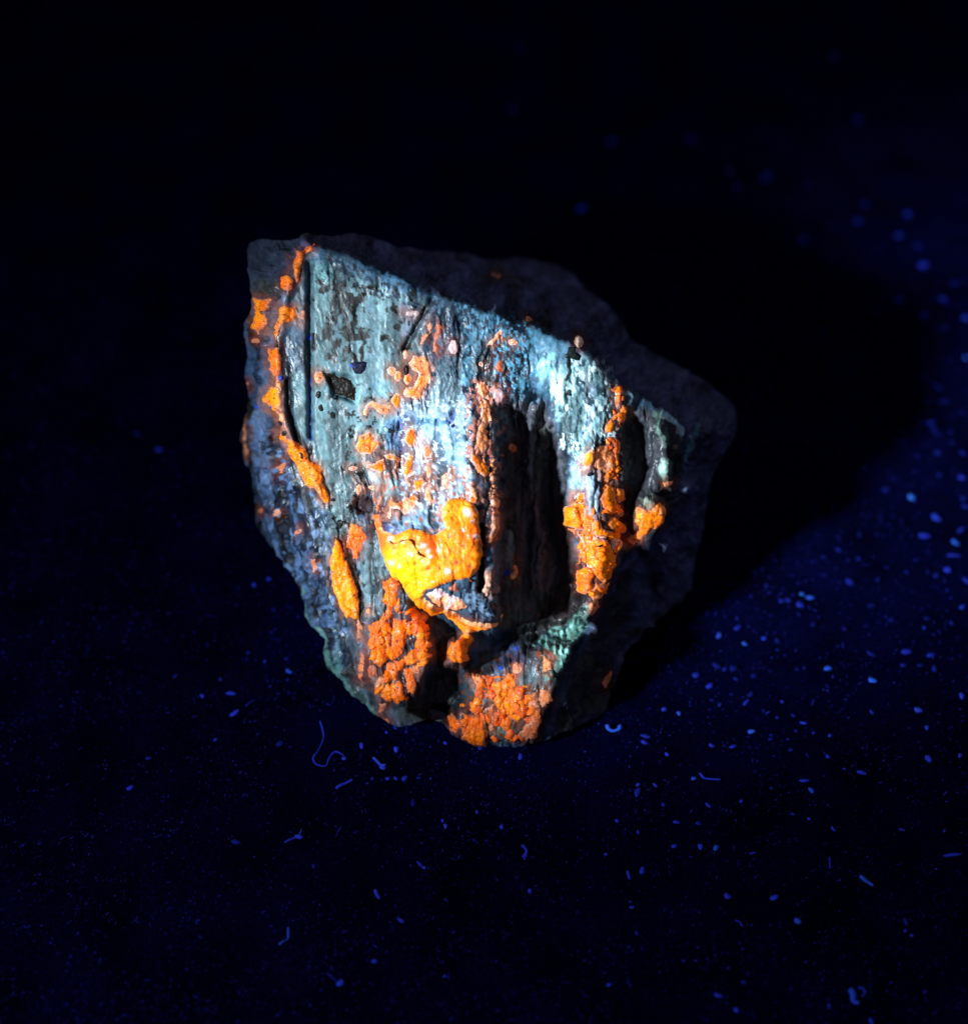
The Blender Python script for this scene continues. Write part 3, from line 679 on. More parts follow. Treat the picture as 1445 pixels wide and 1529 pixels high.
# ------------------------------------------------------------------ mineral patches grown on the rock, each its own part
def sample(A, x, y):
    fx = np.clip((x - xs[0]) / STEP, 0, len(xs) - 1.001); fy = np.clip((y - ys[0]) / STEP, 0, len(ys) - 1.001)
    i = fx.astype(int); j = fy.astype(int)
    u = fx - i; v = fy - j
    if A.ndim == 3: u = u[..., None]; v = v[..., None]
    return (A[i, j] * (1 - u) + A[i + 1, j] * u) * (1 - v) + (A[i, j + 1] * (1 - u) + A[i + 1, j + 1] * u) * v
TONE = {'d': (0.86, 0.128, 0.003), 'o': (0.98, 0.190, 0.003), 'y': (1.0, 0.28, 0.002), 's': (0.86, 0.255, 0.085), 'r': (0.40, 0.065, 0.018),
        'p': (0.80, 0.42, 0.29), 'q': (0.55, 0.125, 0.038)}
patch_no = [0]
def patch(name, shp, tone, height=4.0, cell_px=9.0, kind='b', mat=None, edge=4.0, rough=2.0, hot=None, rim=None, step=None, glass=0):
    """a crust of crystals: sits proud of the rock by `height` pixels, dives under it at its rim"""
    patch_no[0] += 1
    sd = patch_no[0]
    if shp[0] == 'e': r = max(shp[3], shp[4]) + 4; bx = (shp[1] - r, shp[1] + r, shp[2] - r, shp[2] + r)
    else:
        pp = np.array(shp[1]); g = 5 + (shp[2] if shp[0] == 'l' else 0)
        bx = (pp[:, 0].min() - g, pp[:, 0].max() + g, pp[:, 1].min() - g, pp[:, 1].max() + g)
    st = step or (1.0 if (bx[1] - bx[0]) * (bx[3] - bx[2]) > 600 else 0.75)
    gx = np.arange(bx[0], bx[1], st); gy = np.arange(bx[2], bx[3], st)
    x, y = np.meshgrid(gx, gy, indexing='ij')
    s = shape_sdf(x, y, shp) + fbm(x / 7, y / 7, 3, 130 + sd) * rough + fbm(x / 3, y / 3, 2, 131 + sd) * rough * 0.4
    keep = s > -1.6
    wx = x + fbm(x / 8, y / 8, 2, 5) * 4; wy = y + fbm(x / 8, y / 8, 2, 6) * 4
    f1, f2, cid, vx, vy = voronoi(wx / cell_px, wy / cell_px, sd % 17)
    rise = np.sqrt(np.clip(s / edge, 0, 1)); height = height * (0.8 if kind == 'c' else 0.62)
    if kind == 'c':      # clusters of separate grains with the rock showing between them
        gp = (f2 - f1) * cell_px * 0.55 - 0.6
        s = np.where(cid < 0.57, np.minimum(s, gp), -np.abs(gp) - 0.4)
        keep = s > -1.6
        rise = np.sqrt(np.clip(s / 3.5, 0, 1))
        h = height * rise * (0.55 + 0.9 * cid)
    elif kind == 'b':      # grape-like grains
        height *= 0.75
        h = height * rise * (0.5 + 0.5 * np.sqrt(np.clip(1 - 1.1 * f1 * f1, 0.05, 1)) * (0.3 + 0.9 * cid))
    elif kind == 'f':    # cleavage faces
        h = height * rise * (0.62 + 0.5 * (cid - 0.5) + 0.5 * (vx * np.cos(cid * 40) + vy * np.sin(cid * 40)))
    else:                # smooth, glassy
        height *= 0.7
        h = height * rise * (0.85 + 0.5 * fbm(x / (34 if glass else 12), y / (34 if glass else 12), 3, sd))
        if glass: h = h + height * 0.25 * rise * (vx * np.cos(cid * 40) + vy * np.sin(cid * 40))
    h = h + (fbm(x / 4, y / 4, 3, 7) * 0.8 + fbm(x / 1.8, y / 1.8, 2, 8) * 0.35) * np.clip(rise, 0, 1) * (0.95 if glass else 1)
    h = np.where(s < 0, s * 1.2, h) - 0.25
    bd = sst(0, 5, s)[..., None]
    base = sample(PT, x, y) * (1 - bd) + (sample(PT_BASE, x, y) * 0.6 + sample(PT, x, y) * 0.4 + sample(NT_BASE, x, y) * (0.9 * S)) * bd
    p = base + sample(NT_BASE, x, y) * (h * S)[..., None]
    c = np.empty(x.shape + (3,)); c[:] = TONE[tone] if isinstance(tone, str) else tone
    v1 = fbm(x / 11, y / 14, 3, 140 + sd)
    if isinstance(tone, str):
        up = np.array(TONE['y']) if tone in 'oyd' else np.array(TONE['p'])
        k = np.clip(v1 * 0.9, 0, 0.45)[..., None]
        c = c * (1 - k) + up * k
        k2 = np.clip(-v1 * 1.1 + 0.12 * (cid - 0.5), 0, 0.6)[..., None]
        c = c * (1 - k2) + np.array(TONE['d' if tone in 'oyd' else 'q']) * k2
        gap = (1 - sst(0.02, 0.16, f2 - f1))[..., None] * (0.55 if kind in 'bf' else 0)
        c = c * (1 - gap * 0.6) + np.array((0.30, 0.05, 0.01)) * gap * 0.6
        dk = sst(0.42, 0.52, fbm(x / 4, y / 4, 3, 150 + sd))[..., None] * 0.8
        c = c * (1 - dk) + np.array((0.05, 0.012, 0.006)) * dk
    c = c * np.clip(1 + 0.30 * fbm(x / 3.2, y / 3.6, 3, 9) + 0.20 * fbm(x / 9, y / 11, 2, 10), 0.4, 1.5)[..., None]
    if kind == 'c':
        k = sst(0.30, 0.62, cid)[..., None] * 0.8
        c = c * (1 - k) + np.array((0.98, 0.235, 0.003)) * k
    if hot is not None:
        for hx, hy, hr, hc in hot:
            k = (np.exp(-((x - hx) ** 2 + (y - hy) ** 2) / hr ** 2))[..., None]
            c = c * (1 - k) + np.array(hc) * k
    if kind != 'c' and mat is None:      # thin at its rim: the rock shows through and pales it
        k = ((1 - sst(0.3, 4.5, s + fbm(x / 5, y / 5, 2, 160 + sd) * 2.5)) * 0.55)[..., None]
        c = c * (1 - k) + np.array((0.40, 0.17, 0.12)) * k
    if rim is not None:
        k = ((1 - sst(0.5, 3.0, s)) * 0.45)[..., None]
        c = c * (1 - k) + np.array(rim) * k
    keep = keep & (sample(sil, x, y) > 0.8)
    cl = keep[:-1, :-1] & keep[1:, :-1] & keep[1:, 1:] & keep[:-1, 1:]
    if not cl.any(): return None
    ii = np.arange(x.size).reshape(x.shape)
    q = np.stack([ii[:-1, :-1][cl], ii[:-1, 1:][cl], ii[1:, 1:][cl], ii[1:, :-1][cl]], 1)
    us = np.unique(q); rm = np.full(x.size, -1); rm[us] = np.arange(len(us))
    me = make_mesh(name, p.reshape(-1, 3)[us], rm[q], np.clip(c.reshape(-1, 3)[us], 0.003, 1.0))
    return link(name, me, mat or M_orange, rock)

for n_o, (shp, tone, h, cpx, kd) in enumerate(ORANGE):
    bright = tone in ('o', 's', 'y') and not isinstance(tone, tuple)
    cxm = shp[1] if shp[0] == 'e' else np.mean([q[0] for q in shp[1]])
    cym = shp[2] if shp[0] == 'e' else np.mean([q[1] for q in shp[1]])
    rim = RIMP if (bright and 470 < cxm < 900 and 500 < cym < 830) else None  # pale glowing rim painted on patches in the brightest area
    patch(OC, shp, tone, h, cpx, kd, rim=rim, rough=4 if n_o < 6 else 1.6 if shp[0] == 'e' else 2.2)
BIG = P(660,759,669,746,688,741,706,752,714,766,716,798,716,821,714,850,700,864,672,867,655,875,637,880,634,891,652,906,678,913,688,923,704,930,
        740,930,735,936,710,942,694,946,685,939,666,920,644,917,628,907,614,894,607,878,597,868,585,861,578,845,570,826,565,802,562,788,566,785,
        573,792,591,797,615,791,637,794,650,798,665,788,660,772)
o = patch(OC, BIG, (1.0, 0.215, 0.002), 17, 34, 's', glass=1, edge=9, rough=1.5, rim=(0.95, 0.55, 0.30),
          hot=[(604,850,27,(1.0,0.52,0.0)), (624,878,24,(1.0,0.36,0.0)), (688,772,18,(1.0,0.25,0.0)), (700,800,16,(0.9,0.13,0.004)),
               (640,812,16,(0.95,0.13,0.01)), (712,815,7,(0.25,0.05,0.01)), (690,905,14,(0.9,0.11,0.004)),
               *[(hx, hy, hr, (0.92, 0.66, 0.66)) for hx, hy, hr in ((639,823,2.6),(632,815,3),(655,822,3.4),(698,768,4),(703,779,2.4),(690,792,2.4),(707,802,3),(590,838,3),(587,804,4),(669,851,3),(643,831,2),(600,842,2),(617,826,2.5))],  # glassy highlights painted as small pale dots
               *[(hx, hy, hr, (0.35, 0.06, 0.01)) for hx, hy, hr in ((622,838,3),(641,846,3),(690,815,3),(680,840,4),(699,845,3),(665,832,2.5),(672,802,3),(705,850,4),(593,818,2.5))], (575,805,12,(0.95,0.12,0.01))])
o['label'] = 'large smooth yellow-orange mass on the jutting buttress'
for pts in ((660,845,672,856,690,858,704,868), (690,790,700,800,699,812,708,822), (612,862,626,868,640,866), (668,762,676,780,672,796)):
    patch('dark_crack', L(0.8, *pts), (0.16,0.03,0.008), 29, 6, 's', M_black, edge=2, rough=0.9, step=0.75)
patch(OC, P(636,887,652,878,671,887,690,894,700,907,681,911,655,904), 's', 9, 12, 'f', rough=1.5, rim=(0.75,0.62,0.72), hot=[(655,884,6,(0.75,0.68,0.80)),(675,893,5,(0.75,0.68,0.80)),(668,905,5,(0.65,0.5,0.6))])
patch(OC, P(670,876,681,871,686,882,675,884), (0.42,0.09,0.035), 9, 9, 's', rough=1)
patch(OC, P(690,934,710,931,742,929,735,937,712,943,695,946), 'y', 7, 20, 's', rough=1)
patch('dark_crack', L(1.5, 587,807, 592,812, 598,811, 606,807, 614,805, 619,808, 623,817, 629,826, 634,829, 639,832), (0.05,0.012,0.008), 34, 6, 's', M_black, edge=2, rough=0.8, step=0.75)
BC = 'black_spot'  # black patches stand in for shaded pits and holes, among dark fragments
for shp, h, c in [
 (P(487,557,505,561,523,566,532,579,530,598,516,594,498,586,486,568), 3.0, (0.010,0.008,0.006)),
 (P(523,544,530,538,548,541,546,552,540,558,530,558), 3.5, (0.012,0.013,0.03)),
 (P(532,742,548,740,553,755,545,772,530,768), 3.0, (0.03,0.017,0.02)),
 (P(844,529,849,518,859,518,859,526,869,531,863,538,844,535), 3.0, (0.010,0.014,0.013)),
 (P(844,587,849,580,854,580,853,592,846,590), 2.0, (0.010,0.014,0.02)),
 (E(451,681,3.5,7,-25), 7.5, (0.03,0.012,0.01)), (E(464,673,4,9), 3, (0.02,0.018,0.02)), (E(425,648,4,5), 4, (0.02,0.015,0.015)), (E(421,632,4,6,-20), 3, (0.015,0.015,0.02)),
 (E(895,814,4,5), 11, (0.03,0.008,0.004)), (E(905,803,3,3), 9, (0.03,0.008,0.004)), (E(924,760,3.5,3.5), 5, (0.02,0.012,0.02)),
 (E(475,589,4,5), 1.5, BLK), (E(480,610,4,6,-20), 1.5, BLK), (E(497,620,4,6,-15), 1.5, BLK), (E(508,782,6,7), 2, BLK), (E(498,746,4,3), 2, BLK), (E(497,776,4,3), 2, BLK),
 (E(530,846,3,7,-15), 3, (0.02,0.01,0.01)), (E(535,887,5,4), 2.5, BLK), (E(541,905,4,7), 2.5, BLK), (E(575,892,3,2,-30), 2, BLK),
 (E(724,907,4,3), 3, (0.01,0.015,0.025)), (E(731,903,4,3), 3, (0.01,0.015,0.025)), (E(901,660,3,4), 3, BLK), (E(882,708,5,3), 5, BLK), (E(899,722,5,3), 5, BLK),
 (E(676,636,3,3), 2, (0.01,0.012,0.06)), (E(671,631,3,3), 2, (0.01,0.012,0.06)), (E(686,818,4,4), 11, (0.12,0.02,0.01)), (E(607,554,4,8), 5, (0.02,0.008,0.006))]:
    patch(BC, shp, c, h, 7, 'b', M_black, edge=2.5, rough=1.8)
for shp, h in [(E(462,504,4,5), 3), (E(410,607,3,3), 2), (E(526,546,3,3), 6), (E(420,565,3,4), 4), (E(757,855,5,5), 5), (E(387,606,3,4), 2), (E(389,700,2.5,2.5), 2), (E(771,969,3,3), 3), (E(748,998,4,3), 3)]:
    patch('blue_crystal', shp, (0.03,0.06,0.42), h, 9, 's', M_black, edge=2.5, rough=0.8)

# ------------------------------------------------------------------ dark cloth
def cloth_material():
    m = bpy.data.materials.new('dark_cloth')
    nt, N, K, b = nodes_of(m)
    tc = N.new('ShaderNodeTexCoord')
    n1 = N.new('ShaderNodeTexNoise'); n1.inputs['Scale'].default_value = 90; n1.inputs['Detail'].default_value = 5
    n2 = N.new('ShaderNodeTexNoise'); n2.inputs['Scale'].default_value = 1600; n2.inputs['Detail'].default_value = 3
    K.new(tc.outputs['Object'], n1.inputs['Vector']); K.new(tc.outputs['Object'], n2.inputs['Vector'])
    mul = N.new('ShaderNodeMath'); mul.operation = 'MULTIPLY'
    K.new(n1.outputs[0], mul.inputs[0]); K.new(n2.outputs[0], mul.inputs[1])
    cr = N.new('ShaderNodeValToRGB')
    cr.color_ramp.elements[0].position = 0.12; cr.color_ramp.elements[0].color = (0.0005, 0.0006, 0.004, 1)
    cr.color_ramp.elements[1].position = 0.42; cr.color_ramp.elements[1].color = (0.0014, 0.0019, 0.029, 1)
    K.new(mul.outputs[0], cr.inputs[0]); K.new(cr.outputs[0], b.inputs['Base Color'])
    b.inputs['Roughness'].default_value = 0.95
    b.inputs['Specular IOR Level'].default_value = 0.0
    b.inputs['Sheen Weight'].default_value = 0.03
    b.inputs['Sheen Roughness'].default_value = 0.4
    b.inputs['Sheen Tint'].default_value = (0.02, 0.03, 0.5, 1)
    bp = N.new('ShaderNodeBump'); bp.inputs['Strength'].default_value = 0.6; bp.inputs['Distance'].default_value = 0.0004
    K.new(n2.outputs[0], bp.inputs['Height']); K.new(bp.outputs[0], b.inputs['Normal'])
    return m
g = 1.5
ground = link('cloth_ground', make_mesh('cloth_ground', [(-g, -g, 0), (g, -g, 0), (g, g, 0), (-g, g, 0)], [(0, 1, 2, 3)]), cloth_material())
ground['kind'] = 'structure'

def dust_material():
    m = bpy.data.materials.new('blue_dust')
    nt, N, K, b = nodes_of(m)
    oi = N.new('ShaderNodeObjectInfo')
    tc = N.new('ShaderNodeTexCoord')
    n = N.new('ShaderNodeTexNoise'); n.inputs['Scale'].default_value = 2.2; n.inputs['Detail'].default_value = 3
    K.new(tc.outputs['Object'], n.inputs['Vector'])
    rr = N.new('ShaderNodeMapRange'); rr.inputs[3].default_value = 0.35; rr.inputs[4].default_value = 1.5
    K.new(n.outputs[0], rr.inputs[0])
    mx = N.new('ShaderNodeMix'); mx.data_type = 'RGBA'; mx.blend_type = 'MULTIPLY'; mx.inputs[0].default_value = 1
    K.new(oi.outputs['Color'], mx.inputs[6]); K.new(rr.outputs[0], mx.inputs[7]); K.new(mx.outputs[2], b.inputs['Base Color'])
    b.inputs['Roughness'].default_value = 0.6; b.inputs['Specular IOR Level'].default_value = 0.02
    return m
M_dust = dust_material()
random.seed(5)
rng = np.random.RandomState(11)

import bmesh
def grain_mesh(k):
    bm = bmesh.new()
    bmesh.ops.create_icosphere(bm, subdivisions=2, radius=1.0)
    r = np.random.RandomState(200 + k)
    off = r.rand(3) * 10
    for v in bm.verts:
        q = v.co
        f = 1 + 0.22 * math.sin(q.x * 2.3 + off[0]) * math.cos(q.y * 2.7 + off[1]) + 0.12 * math.sin(q.z * 4 + off[2] + q.x * 3)
        v.co = q * f
    for f in bm.faces: f.smooth = True
    me = bpy.data.meshes.new('dust_grain'); bm.to_mesh(me); bm.free()
    me.materials.append(M_dust)
    return me
GR = [grain_mesh(k) for k in range(6)]
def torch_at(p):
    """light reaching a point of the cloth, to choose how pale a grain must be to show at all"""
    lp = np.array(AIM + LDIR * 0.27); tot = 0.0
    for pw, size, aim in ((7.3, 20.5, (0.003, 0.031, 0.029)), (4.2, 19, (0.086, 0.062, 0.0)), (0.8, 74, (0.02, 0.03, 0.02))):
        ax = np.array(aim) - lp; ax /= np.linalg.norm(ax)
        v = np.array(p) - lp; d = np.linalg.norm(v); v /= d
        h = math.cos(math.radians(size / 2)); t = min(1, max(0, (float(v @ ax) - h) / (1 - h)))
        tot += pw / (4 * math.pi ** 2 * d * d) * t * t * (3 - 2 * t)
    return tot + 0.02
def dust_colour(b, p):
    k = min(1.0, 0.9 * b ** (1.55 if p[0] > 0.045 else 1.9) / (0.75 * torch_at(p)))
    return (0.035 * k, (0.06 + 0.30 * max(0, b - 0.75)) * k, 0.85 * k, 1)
grains = []
LABELS = {}
def grain(x, y, b, rx=4.5, ry=3.2, ang=None, label=None, group=None):
    p = on_ground(x, y)
    ang = random.uniform(-0.7, 0.5) if ang is None else math.radians(ang)
    o = bpy.data.objects.new('dust_grain', random.choice(GR))
    col.objects.link(o)
    v = random.uniform(0.58, 0.9); rx *= v * random.uniform(0.85, 1.2); ry *= v * random.uniform(0.7, 1.05)
    rz = min(rx, ry) * 0.8
    o.scale = (rx * S, ry * S * 1.25, rz * S)
    o.rotation_euler = (random.uniform(-.3, .3), random.uniform(-.3, .3), ang)
    o.location = (p[0], p[1], rz * S * 0.75)
    o.color = dust_colour(b, p)
    o['category'] = 'dust grain'
    if label is None:
        tone = 'faint' if b < 0.33 else 'dim' if b < 0.5 else 'clear' if b < 0.75 else 'bright'
        size = 'tiny' if rx * ry < 13 else 'small' if rx * ry < 34 else 'large'
        form = 'upright' if ry > rx * 1.15 else 'round' if ry > rx * 0.8 else 'oval' if ry > rx * 0.5 else 'slender'
        where = ('behind the rock' if y < 420 and x < 1150 else 'right of the rock' if x > 940 and y < 1110 else 'left of the rock' if x < 480 and y < 1050 else 'in front of the rock')
        group = 'blue dust grains ' + where
        a = int(round(math.degrees(math.atan2(x - 730, 740 - y)) % 360 / 15)) % 24
        hr = ['twelve','one','two','three','four','five','six','seven','eight','nine','ten','eleven'][a // 2]
        clock = ("%s o'clock" % hr) if a % 2 == 0 else 'half past ' + hr
        w_ = math.hypot(x - 730, y - 740) / 730
        far = ['a third','a half','two thirds','four fifths','one full','over one','far over one'][min(6, max(0, int((w_ - 0.3) / 0.13)))]
        label = '%s %s %s grain toward %s, %s rock width away' % (tone, size, form, clock, far)
        same = LABELS.setdefault(label, [])
        same.append((y, o))
    o['label'] = label
    if group: o['group'] = group
    grains.append(o)
    return o
grain(1360,744,1.15,9.5,7,10, 'brightest round blue grain, alone on the lit cloth right of the shadow')
grain(1425,811,1.0,13,6,-18, 'long flat bright blue grain, topmost of the cluster at the right edge')
grain(1422,830,.7,14,4.5,-12, 'thin blue sliver grain, middle of the cluster at the right edge')
grain(1414,852,.75,9,6.5,12, 'stubby blue grain, lowest of the cluster at the right edge')
grain(1197,888,1.1,7,6,-30, 'left bright lobe of the touching pair of grains below the rock shadow')
grain(1209,893,1.0,7,5,0, 'right bright lobe of the touching pair of grains below the rock shadow')
grain(1342,352,.8,11,5,35, 'bright tilted oval grain with a lit rim near the upper right edge')
grain(1199,358,.6,9.5,5.5,38, 'lone dim tilted oval grain above the right corner of the rock')
grain(868,313,.45,9,5,10, 'lone faint blue grain on the black cloth just above the rock top edge')
grain(238,672,.7,6.5,4,-10, 'lone blue grain far left on the black cloth level with the rock middle')
grain(1235,999,.95,8,5,-10, 'bright grain with a small bump on top, right of the rock foot')
grain(1301,1017,.95,8.5,5.2,-14, 'bright clean oval grain farther right of the rock foot near the edge')
grain(1190,1376,.95,4.8,7.5,30, 'bright oval grain alone in the lower right foreground')
grain(1035,1163,.9,5,4.2,-30, 'bright round grain below the right foot of the rock, near a dim streak')
grain(1211,1181,.9,6,4.4,-25, 'bright grain touching a dim tail, right foreground')
LIST = """1396 774 .75 10 7|1379 801 .65 12 6|1435 714 .7 8 7|1389 632 .5 9 6|1394 641 .5 9 5|1397 649 .4 6 5|1400 677 .4 8 5|1322 732 .35 9 5|1314 773 .3 6 4|
1194 904 .7 7 5|1166 898 .6 5 4|1176 897 .6 6 5|1252 822 .45 7 4|1268 870 .5 8 5|1281 835 .4 7 5|1266 837 .3 5 4|1324 848 .3 6 4|1353 855 .3 6 4|1366 837 .45 4 4|
1100 924 .55 5 5|1101 938 .65 7 4|1073 950 .85 5 6|1111 962 .95 6 4|1140 954 .75 6 4|1160 958 .4 7 5|1436 907 .75 8 5|1383 924 .45 7 4|1379 938 .5 5 4|1420 931 .4 6 4|
1353 974 .55 11 6|1389 979 .6 10 4|1394 1000 .4 5 7|1347 994 .4 9 4|1373 994 .35 8 4|1039 1009 .65 6 5|1059 1025 .7 8 4|1095 999 .4 8 6|1098 1014 .5 6 4|1113 1050 .65 4 7|
1074 1053 .5 6 4|1013 1066 .85 4 5|1167 1048 .75 6 4|1199 1080 .75 7 4|1121 1093 .9 6 4|1062 1046 .45 5 3|1370 1061 .8 9 6|1435 1040 .75 7 9|1383 1087 .55 4 6|1301 1064 .4 5 3|
1214 933 .35 5 4|1235 1025 .2 6 4|1378 397 .7 11 7|1370 368 .55 10 6|1355 321 .5 8 6|1281 332 .45 9 6|1291 306 .25 8 6|1342 448 .55 10 6|1407 448 .7 10 8|1379 473 .45 7 10|
1410 491 .35 6 6|1306 465 .4 8 6|1441 476 .75 7 8|1441 535 .95 5 7|1400 579 .6 9 5|1381 563 .35 5 4|1392 573 .3 6 3|1281 180 .2 8 8|1206 276 .2 7 6|1240 391 .22 8 5|
1101 280 .16 10 10|1144 267 .16 12 14|1090 257 .14 9 7|1033 211 .12 12 10|913 212 .22 8 7|765 165 .15 8 9|695 160 .13 7 7|775 75 .12 9 9|1243 85 .12 8 10|1385 600 .35 6 4|
1410 600 .35 12 5|1436 617 .35 8 4|1436 677 .4 8 5|1438 745 .4 8 6|1440 757 .5 9 5|1434 792 .6 11 5|1442 868 .6 10 5|1397 860 .35 6 5|1410 868 .3 5 4|1366 774 .2 9 4|
1330 714 .25 6 5|1364 705 .3 5 5|1402 710 .4 6 5|1421 662 .3 5 5|1425 424 .4 10 6|1440 420 .3 7 6|1252 802 .3 6 4|1283 800 .3 7 5|1318 800 .25 6 4|1230 833 .3 6 4|1310 866 .3 8 4|
1215 893 .3 5 4|1142 914 .3 5 3|1193 918 .25 6 4|1330 926 .3 8 4|1300 905 .25 9 5|1260 940 .3 4 4|1297 948 .3 4 3|1258 964 .3 4 5|1300 977 .35 7 4|1125 1010 .4 5 4|1150 1002 .3 5 3|
1082 1000 .5 9 5|1070 995 .45 8 5|1190 1000 .3 7 4|1200 998 .3 5 4|1120 1038 .4 6 4|1092 1037 .4 5 3|1060 1060 .35 4 3|1140 1062 .3 4 3|1184 1069 .4 5 3|1160 1072 .45 5 3|
1188 1092 .35 4 3|1214 1095 .35 4 3|1235 1130 .35 5 4|1180 1120 .3 4 3|1150 1104 .35 5 3|1176 1104 .3 4 3|1030 1054 .4 4 3|
431 1003 .85 8 3.5|345 1036 .75 8 4|350 1066 .6 9 4|303 1040 .6 5 6|322 1105 .5 4 4|418 1112 .25 7 5|540 1114 .55 3 6|592 1120 .75 4 5|577 1094 .65 3 3|590 1087 .4 5 4|607 1093 .4 3 3|
665 1110 .6 6 4|777 1131 .5 4 6|717 1118 .4 5 4|571 1146 .75 7 4|514 1133 .5 4 4|447 1250 .75 7 5|352 1258 .3 8 4|665 1234 .85 4 6|661 1226 .6 3 3|749 1236 .6 4 5|784 1276 .65 3 7|
599 1375 .4 7 4|559 1436 .55 4 4|508 1469 .75 5 5|664 1458 .5 3 3|627 1291 .4 7 3|633 1296 .5 3 3|791 1331 .7 4 5|712 1213 .35 4 4|469 1294 .25 4 5|426 1322 .3 3 3|579 1163 .5 4 3|
591 1163 .5 4 3|604 1163 .35 5 4|556 1163 .35 3 3|549 1170 .3 4 3|617 1200 .2 6 6|625 1162 .3 6 3|685 1237 .2 4 3|708 1255 .2 5 3|686 1280 .25 2 5|745 1282 .2 2 4|
964 1100 .5 8 4|962 1109 .6 8 4|995 1127 .6 5 4|1062 1114 .55 5 4|1094 1115 .6 7 3|1094 1116 .3 4 4|991 1060 .75 4 5|1238 1099 .55 4 4|1285 1154 .55 7 3|1385 1134 .4 5 8|1432 1129 .5 5 4|
1200 1166 .6 8 3|1243 1238 .55 3 6|1068 1267 .9 6 4|1045 1265 .75 4 4|1006 1264 .4 4 5|952 1243 .55 3 4|921 1226 .45 4 4|958 1301 .4 4 5|943 1355 .45 5 3|941 1347 .35 4 3|904 1276 .55 4 3|
1009 1228 .5 8 3|1106 1197 .4 3 4|1085 1339 .45 6 5|1155 1341 .45 7 5|1123 1274 .45 6 2|1360 1397 .55 3 3|1351 1390 .4 3 3|1351 1377 .2 3 7|1072 1487 .45 8 3|1099 1509 .55 4 3|1300 1526 .65 3 7|
909 1471 .4 5 3|1409 1241 .4 3 4|1420 1277 .4 14 3|1345 1239 .25 8 3|1260 1148 .3 3 2|978 1173 .45 6 4|952 1172 .4 4 3|952 1184 .3 4 8|1057 1203 .35 5 3|1042 1230 .3 6 4|990 1202 .3 4 3|
1151 1177 .3 4 2|1183 1216 .3 5 4|1207 1223 .35 4 3|1397 1298 .4 3 2|938 1467 .2 4 3|1110 1467 .3 4 3|1237 1503 .35 4 5|950 1394 .3 3 4|1020 1435 .3 3 2|1380 1481 .3 2 3|
205 648 .3 5 3|195 1177 .7 6 4|222 1133 .35 6 3|402 865 .55 4 3|380 874 .45 3 4|409 911 .35 2 3|396 988 .4 3 3|371 975 .3 3 3|428 984 .3 5 3|404 1025 .3 4 3|406 945 .2 5 3|330 1015 .35 3 3|
12 1140 .25 5 3|95 950 .2 5 3|150 1040 .2 5 3|262 1010 .3 4 3|290 880 .2 4 3|60 1260 .2 5 3|130 1350 .2 4 3|230 1290 .2 4 3|300 1400 .2 4 3|
735 880 .0 1 1"""
for it in LIST.replace('\n', '').split('|'):
    v = [float(q) for q in it.split()]
    if v[2] <= 0: continue
    grain(v[0], v[1], v[2] * 1.05, v[3], v[4] if len(v) > 4 else 3)

for lab, same in LABELS.items():            # alike neighbours: told apart by their order down the picture
    if len(same) > 1:
        same.sort(key=lambda q: q[0])
        names = {2: ['upper', 'lower'], 3: ['top', 'middle', 'bottom']}.get(len(same), ['topmost', 'second highest', 'third highest', 'fourth highest', 'fifth highest', 'sixth highest'])
        for (yy, oo), nm in zip(same, names): oo['label'] = nm + ' ' + lab
# lint: thin bent fibres lying on the cloth
def fibre(pts, r, b, label, lift=2.5, group=None):
    ring = 6
    P3 = [Vector(on_ground(x, y)) for x, y in pts]
    # smooth the path
    dense = []
    n = len(P3)
    for i in range(n - 1):
        p0 = P3[max(i - 1, 0)]; p1 = P3[i]; p2 = P3[i + 1]; p3 = P3[min(i + 2, n - 1)]
        for k in range(6):
            t = k / 6
            dense.append(0.5 * ((2 * p1) + (p2 - p0) * t + (2 * p0 - 5 * p1 + 4 * p2 - p3) * t * t + (3 * p1 - p0 - 3 * p2 + p3) * t ** 3))
    dense.append(P3[-1])
    vs = []; fs = []
    m = len(dense)
    o0 = dense[0].copy()
    for i, p in enumerate(dense):
        tan = (dense[min(i + 1, m - 1)] - dense[max(i - 1, 0)]).normalized()
        side = tan.cross(Vector((0, 0, 1))).normalized(); up = side.cross(tan)
        rr = r * S * (0.85 + 0.2 * math.sin(i * 0.31)) * (0.35 if i in (0, m - 1) else 1)
        z = r * S + lift * S * (0.5 + 0.5 * math.sin(i * 0.35 + 1))
        for k in range(ring):
            a = 2 * math.pi * k / ring
            vs.append(tuple(p - o0 + side * (math.cos(a) * rr) + up * (math.sin(a) * rr) + Vector((0, 0, z))))
    for i in range(m - 1):
        for k in range(ring):
            a = i * ring + k; b2 = i * ring + (k + 1) % ring
            fs.append((a, b2, b2 + ring, a + ring))
    o = link('lint_fibre', make_mesh('lint_fibre', vs, fs), M_dust)
    o.location = o0
    o.color = dust_colour(b, o0)
    o['label'] = label; o['category'] = 'lint fibre'
    if group: o['group'] = group
    return o
fibre([(478,1078),(482,1090),(483,1104),(475,1123),(468,1133),(473,1142),(487,1145),(492,1133),(501,1123),(514,1130)], 1.3, .5, 'long thin curly blue hair looping on the cloth below the rock left side')
fibre([(431,1386),(431,1396),(430,1403),(424,1407),(417,1412)], 1.7, .9, 'short bent blue fibre like a hockey stick in the lower left foreground')
fibre([(906,1085),(908,1090),(915,1093),(922,1092),(926,1088),(923,1085)], 3.2, 1.0, 'thick worm shaped blue lint curl just in front of the rock right foot')
fibre([(1282,1310),(1290,1316),(1297,1320),(1302,1325)], 3.0, .95, 'thick straight bundle of blue fibres in the right foreground')
fibre([(1267,1479),(1272,1487),(1273,1497),(1281,1500)], 4.2, .9, 'wide crumpled blue flake at the bottom edge right')
